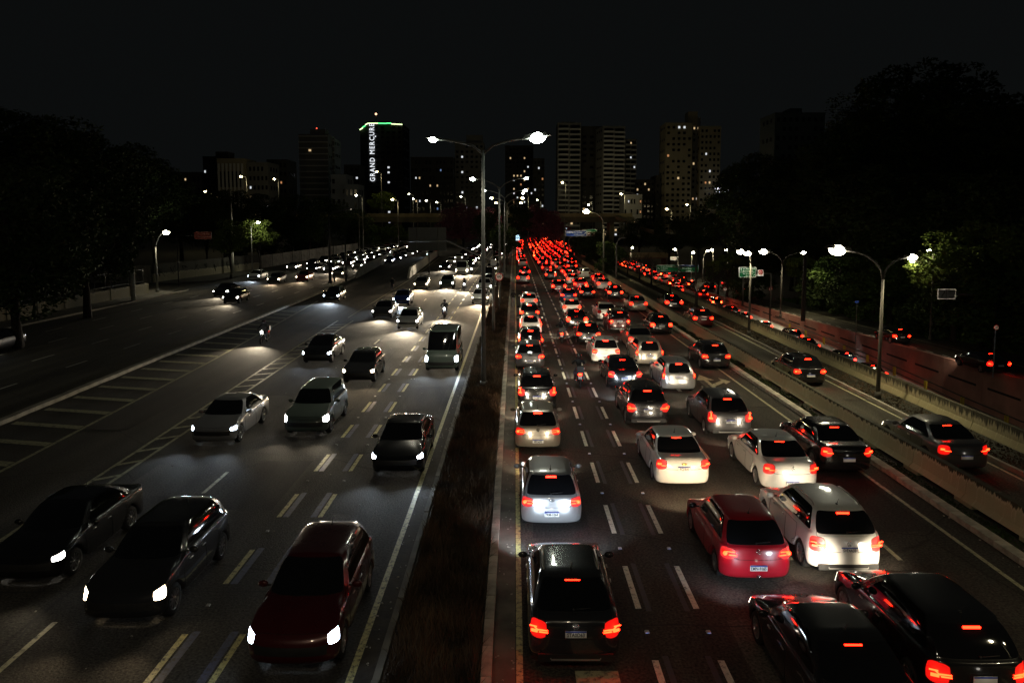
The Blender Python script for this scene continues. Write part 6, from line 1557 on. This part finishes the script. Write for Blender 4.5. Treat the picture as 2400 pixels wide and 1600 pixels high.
# right hand wood
for (px, pyt, d, s, lb) in [(2165, 186, 125, 3.9, 'huge black tree crown standing highest above the right wood'), (2070, 215, 122, 2.6, 'left lobe tree of the huge black crown'), (2235, 260, 118, 2.6, 'right lobe tree beside the huge crown'), (2330, 235, 105, 3.0, 'large black tree near the right edge'),
                            (2420, 250, 100, 2.8, 'black tree cut by the right edge'), (2010, 300, 120, 2.2, 'black tree with a jutting left branch'), (1990, 385, 118, 2.2, 'black tree below the jutting one'), (1880, 372, 150, 2.7, 'black tree in front of the lone dark tower'), (1800, 380, 158, 2.6, 'black tree left of the lone dark tower foot'),
                            (1740, 400, 165, 2.3, 'leftmost black tree of the right wood'), (1930, 395, 140, 2.4, 'black tree right of the lone tower foot'), (2080, 400, 105, 2.6, 'middle black tree of the right wood'), (2180, 420, 95, 2.6, 'black tree above the brightly lit tree'), (2290, 430, 88, 2.6, 'black tree behind the far right pole'),
                            (2400, 440, 80, 2.4, 'black tree low at the right edge'), (1700, 470, 200, 2.3, 'tree right of the cream tower foot'), (1640, 498, 215, 2.0, 'tree below the cream double tower'), (1570, 515, 225, 1.9, 'tree left of the cream tower foot'), (1500, 515, 250, 2.0, 'tree below the balcony towers'),
                            (1780, 520, 150, 2.0, 'tree behind the green sign'), (1860, 520, 140, 2.0, 'tree behind the thin double lamp post'), (1950, 540, 125, 1.8, 'tree between the two double lamp posts'), (2040, 560, 112, 1.7, 'tree behind the verge lamp post')]:
    sd += 1; p = at_dist(px, pyt, d); r = 3.1*s; tree(lb, p.x, d, z_side(d), p.z-r*.75-z_side(d), s, 0, sd, RT)
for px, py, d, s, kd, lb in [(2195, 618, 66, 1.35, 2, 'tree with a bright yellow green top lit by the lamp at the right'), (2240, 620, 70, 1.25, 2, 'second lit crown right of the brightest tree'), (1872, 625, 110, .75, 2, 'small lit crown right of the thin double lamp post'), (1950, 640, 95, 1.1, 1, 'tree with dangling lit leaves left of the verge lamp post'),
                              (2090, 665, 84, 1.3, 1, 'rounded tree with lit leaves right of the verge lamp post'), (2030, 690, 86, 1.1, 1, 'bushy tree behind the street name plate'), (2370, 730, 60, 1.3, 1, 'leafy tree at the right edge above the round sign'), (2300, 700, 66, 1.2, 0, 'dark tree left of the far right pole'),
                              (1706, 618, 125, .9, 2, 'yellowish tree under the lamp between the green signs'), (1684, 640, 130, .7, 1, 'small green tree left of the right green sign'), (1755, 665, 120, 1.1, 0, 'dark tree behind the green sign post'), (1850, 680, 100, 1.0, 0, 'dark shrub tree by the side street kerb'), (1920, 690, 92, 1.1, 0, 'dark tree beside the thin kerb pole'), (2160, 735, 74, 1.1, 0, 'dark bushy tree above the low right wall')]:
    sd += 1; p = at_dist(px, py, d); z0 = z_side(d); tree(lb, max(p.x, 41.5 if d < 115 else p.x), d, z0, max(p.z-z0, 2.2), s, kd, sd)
# trunk in front of the side street
p = post('dark slender tree trunk rising from the edge of the side street', 1882, 752, 600, z_side(97), .28, BARK, name='slender_tree')
# bare shrub tree growing by the barriers
def bare_tree(label, x, y, h, n, seed, s=1.0):
    rg = random.Random(seed); root = thing('bare_tree', label, 'tree', (x, y, .05)); q = MB()
    def br(p, d, L, r, dep):
        e = p+d*L; m_ = p+d*L*.5+Vector((rg.uniform(-.1, .1), rg.uniform(-.1, .1), rg.uniform(-.05, .1)))*L
        q.tube([p, m_, e], [r, r*.8, r*.6], BARK, 4, cap=False)
        if dep == 0: return
        for _ in range(3 if dep > 1 else 4):
            dd = (d+Vector((rg.uniform(-1, 1), rg.uniform(-1, 1), rg.uniform(-.5, .6)))*.85).normalized(); br(e, dd, L*rg.uniform(.6, .85), r*.6, dep-1)
    tq = MB(); tq.tube([(0, 0, 0), (0, 0, h*.35)], [.12*s, .09*s], BARK, 7); tq.build('trunk', root)
    for _ in range(n): br(Vector((0, 0, h*.33)), Vector((rg.uniform(-1, 1), rg.uniform(-1, 1), rg.uniform(.2, 1))).normalized(), h*.30, .06*s, 4)
    q.build('branches', root)
    return root
bx_, by_ = gp(1598, 735, .1); bare_tree('leafless twiggy tree spreading in front of the sunken road', 18.1, 74, 4.3, 6, 4, 1.3)
bare_tree('leafless shrub on the verge further along the barrier', 18.0, 98, 3.4, 4, 9)
bare_tree('bare dark bush at the barrier near the low dark tree', 17.9, 118, 4.2, 4, 12)
bare_tree('leafless bush on the verge beyond the twiggy tree', 18.0, 86, 3.0, 4, 31)
bare_tree('wide leafless bush on the verge near the sign gantry', 18.1, 108, 3.6, 5, 33)
bare_tree('bare branching tree in the median beyond the lone waiting SUV', -1.4, 128, 6.0, 4, 21)

# low walls on the right slope
seg_wall('low_mossy_wall', 'low mossy wall on the slope beyond the side street', (47.0, 70), (43.2, 50), 1.5, .3, streaky_concrete('mossy_plaster', (.28, .25, .17), (.03, .035, .02), 1.3), 4.5, z=-2.5)

# ============================================================ GROUND COVER
def tufts(name, n, area, h, m, label, zf, seed=3, w=.02):
    rg = np.random.default_rng(seed); x = rg.uniform(area[0], area[1], n); y = area[2]+(area[3]-area[2])*rg.uniform(0, 1, n)**1.7
    clump = np.sin(x*5.1+y*1.7)+np.sin(y*2.3-x*3.3)+rg.normal(0, .6, n); hh = h*(.45+.35*np.clip(clump+1, 0, 2.2))*rg.uniform(.5, 1.2, n)
    a = rg.uniform(0, 2*np.pi, n); lean = rg.normal(0, .35, (n, 2)); z = np.array([zf(v) for v in y]) if callable(zf) else np.full(n, zf)
    ww = w*(1+y/25); dx, dy = np.cos(a)*ww, np.sin(a)*ww
    b0 = np.stack([x-dx, y-dy, z], 1); b1 = np.stack([x+dx, y+dy, z], 1); t = np.stack([x+lean[:, 0]*hh, y+lean[:, 1]*hh, z+hh], 1)
    q = np.stack([b0, b1, t], 1).reshape(-1, 3); me = bpy.data.meshes.new(name)
    me.vertices.add(3*n); me.vertices.foreach_set('co', q.ravel()); me.loops.add(3*n); me.loops.foreach_set('vertex_index', np.arange(3*n))
    me.polygons.add(n); me.polygons.foreach_set('loop_start', np.arange(0, 3*n, 3)); me.polygons.foreach_set('loop_total', np.full(n, 3)); me.update(); me.validate(); me.materials.append(m)
    o = link(name, me); o['kind'] = 'stuff'; o['label'] = label; return o
tufts('median_plants', 90000, (-2.4, -.68, 9, 110), .30, mat('median_leaves', (.085, .055, .03), .7, noise=.8, nscale=.9), 'dark low brownish planting in the median bed', .10, w=.008)
tufts('verge_grass_blades', 12000, (17.2, 18.5, 16, 110), .06, MATS['median_leaves'], 'thin grass on the narrow verge', .08, 5)
tufts('slope_grass', 16000, (42.2, 50, 40, 120), .35, LEAF[1], 'rough grass on the slope at the right', lambda y: z_side(y)+.05, 6, w=.03)
tufts('barrier_weeds', 5000, (13.0, 13.42, 14, 80), .07, LEAF[0], 'weeds and dirt at the barrier foot', .05, 7)
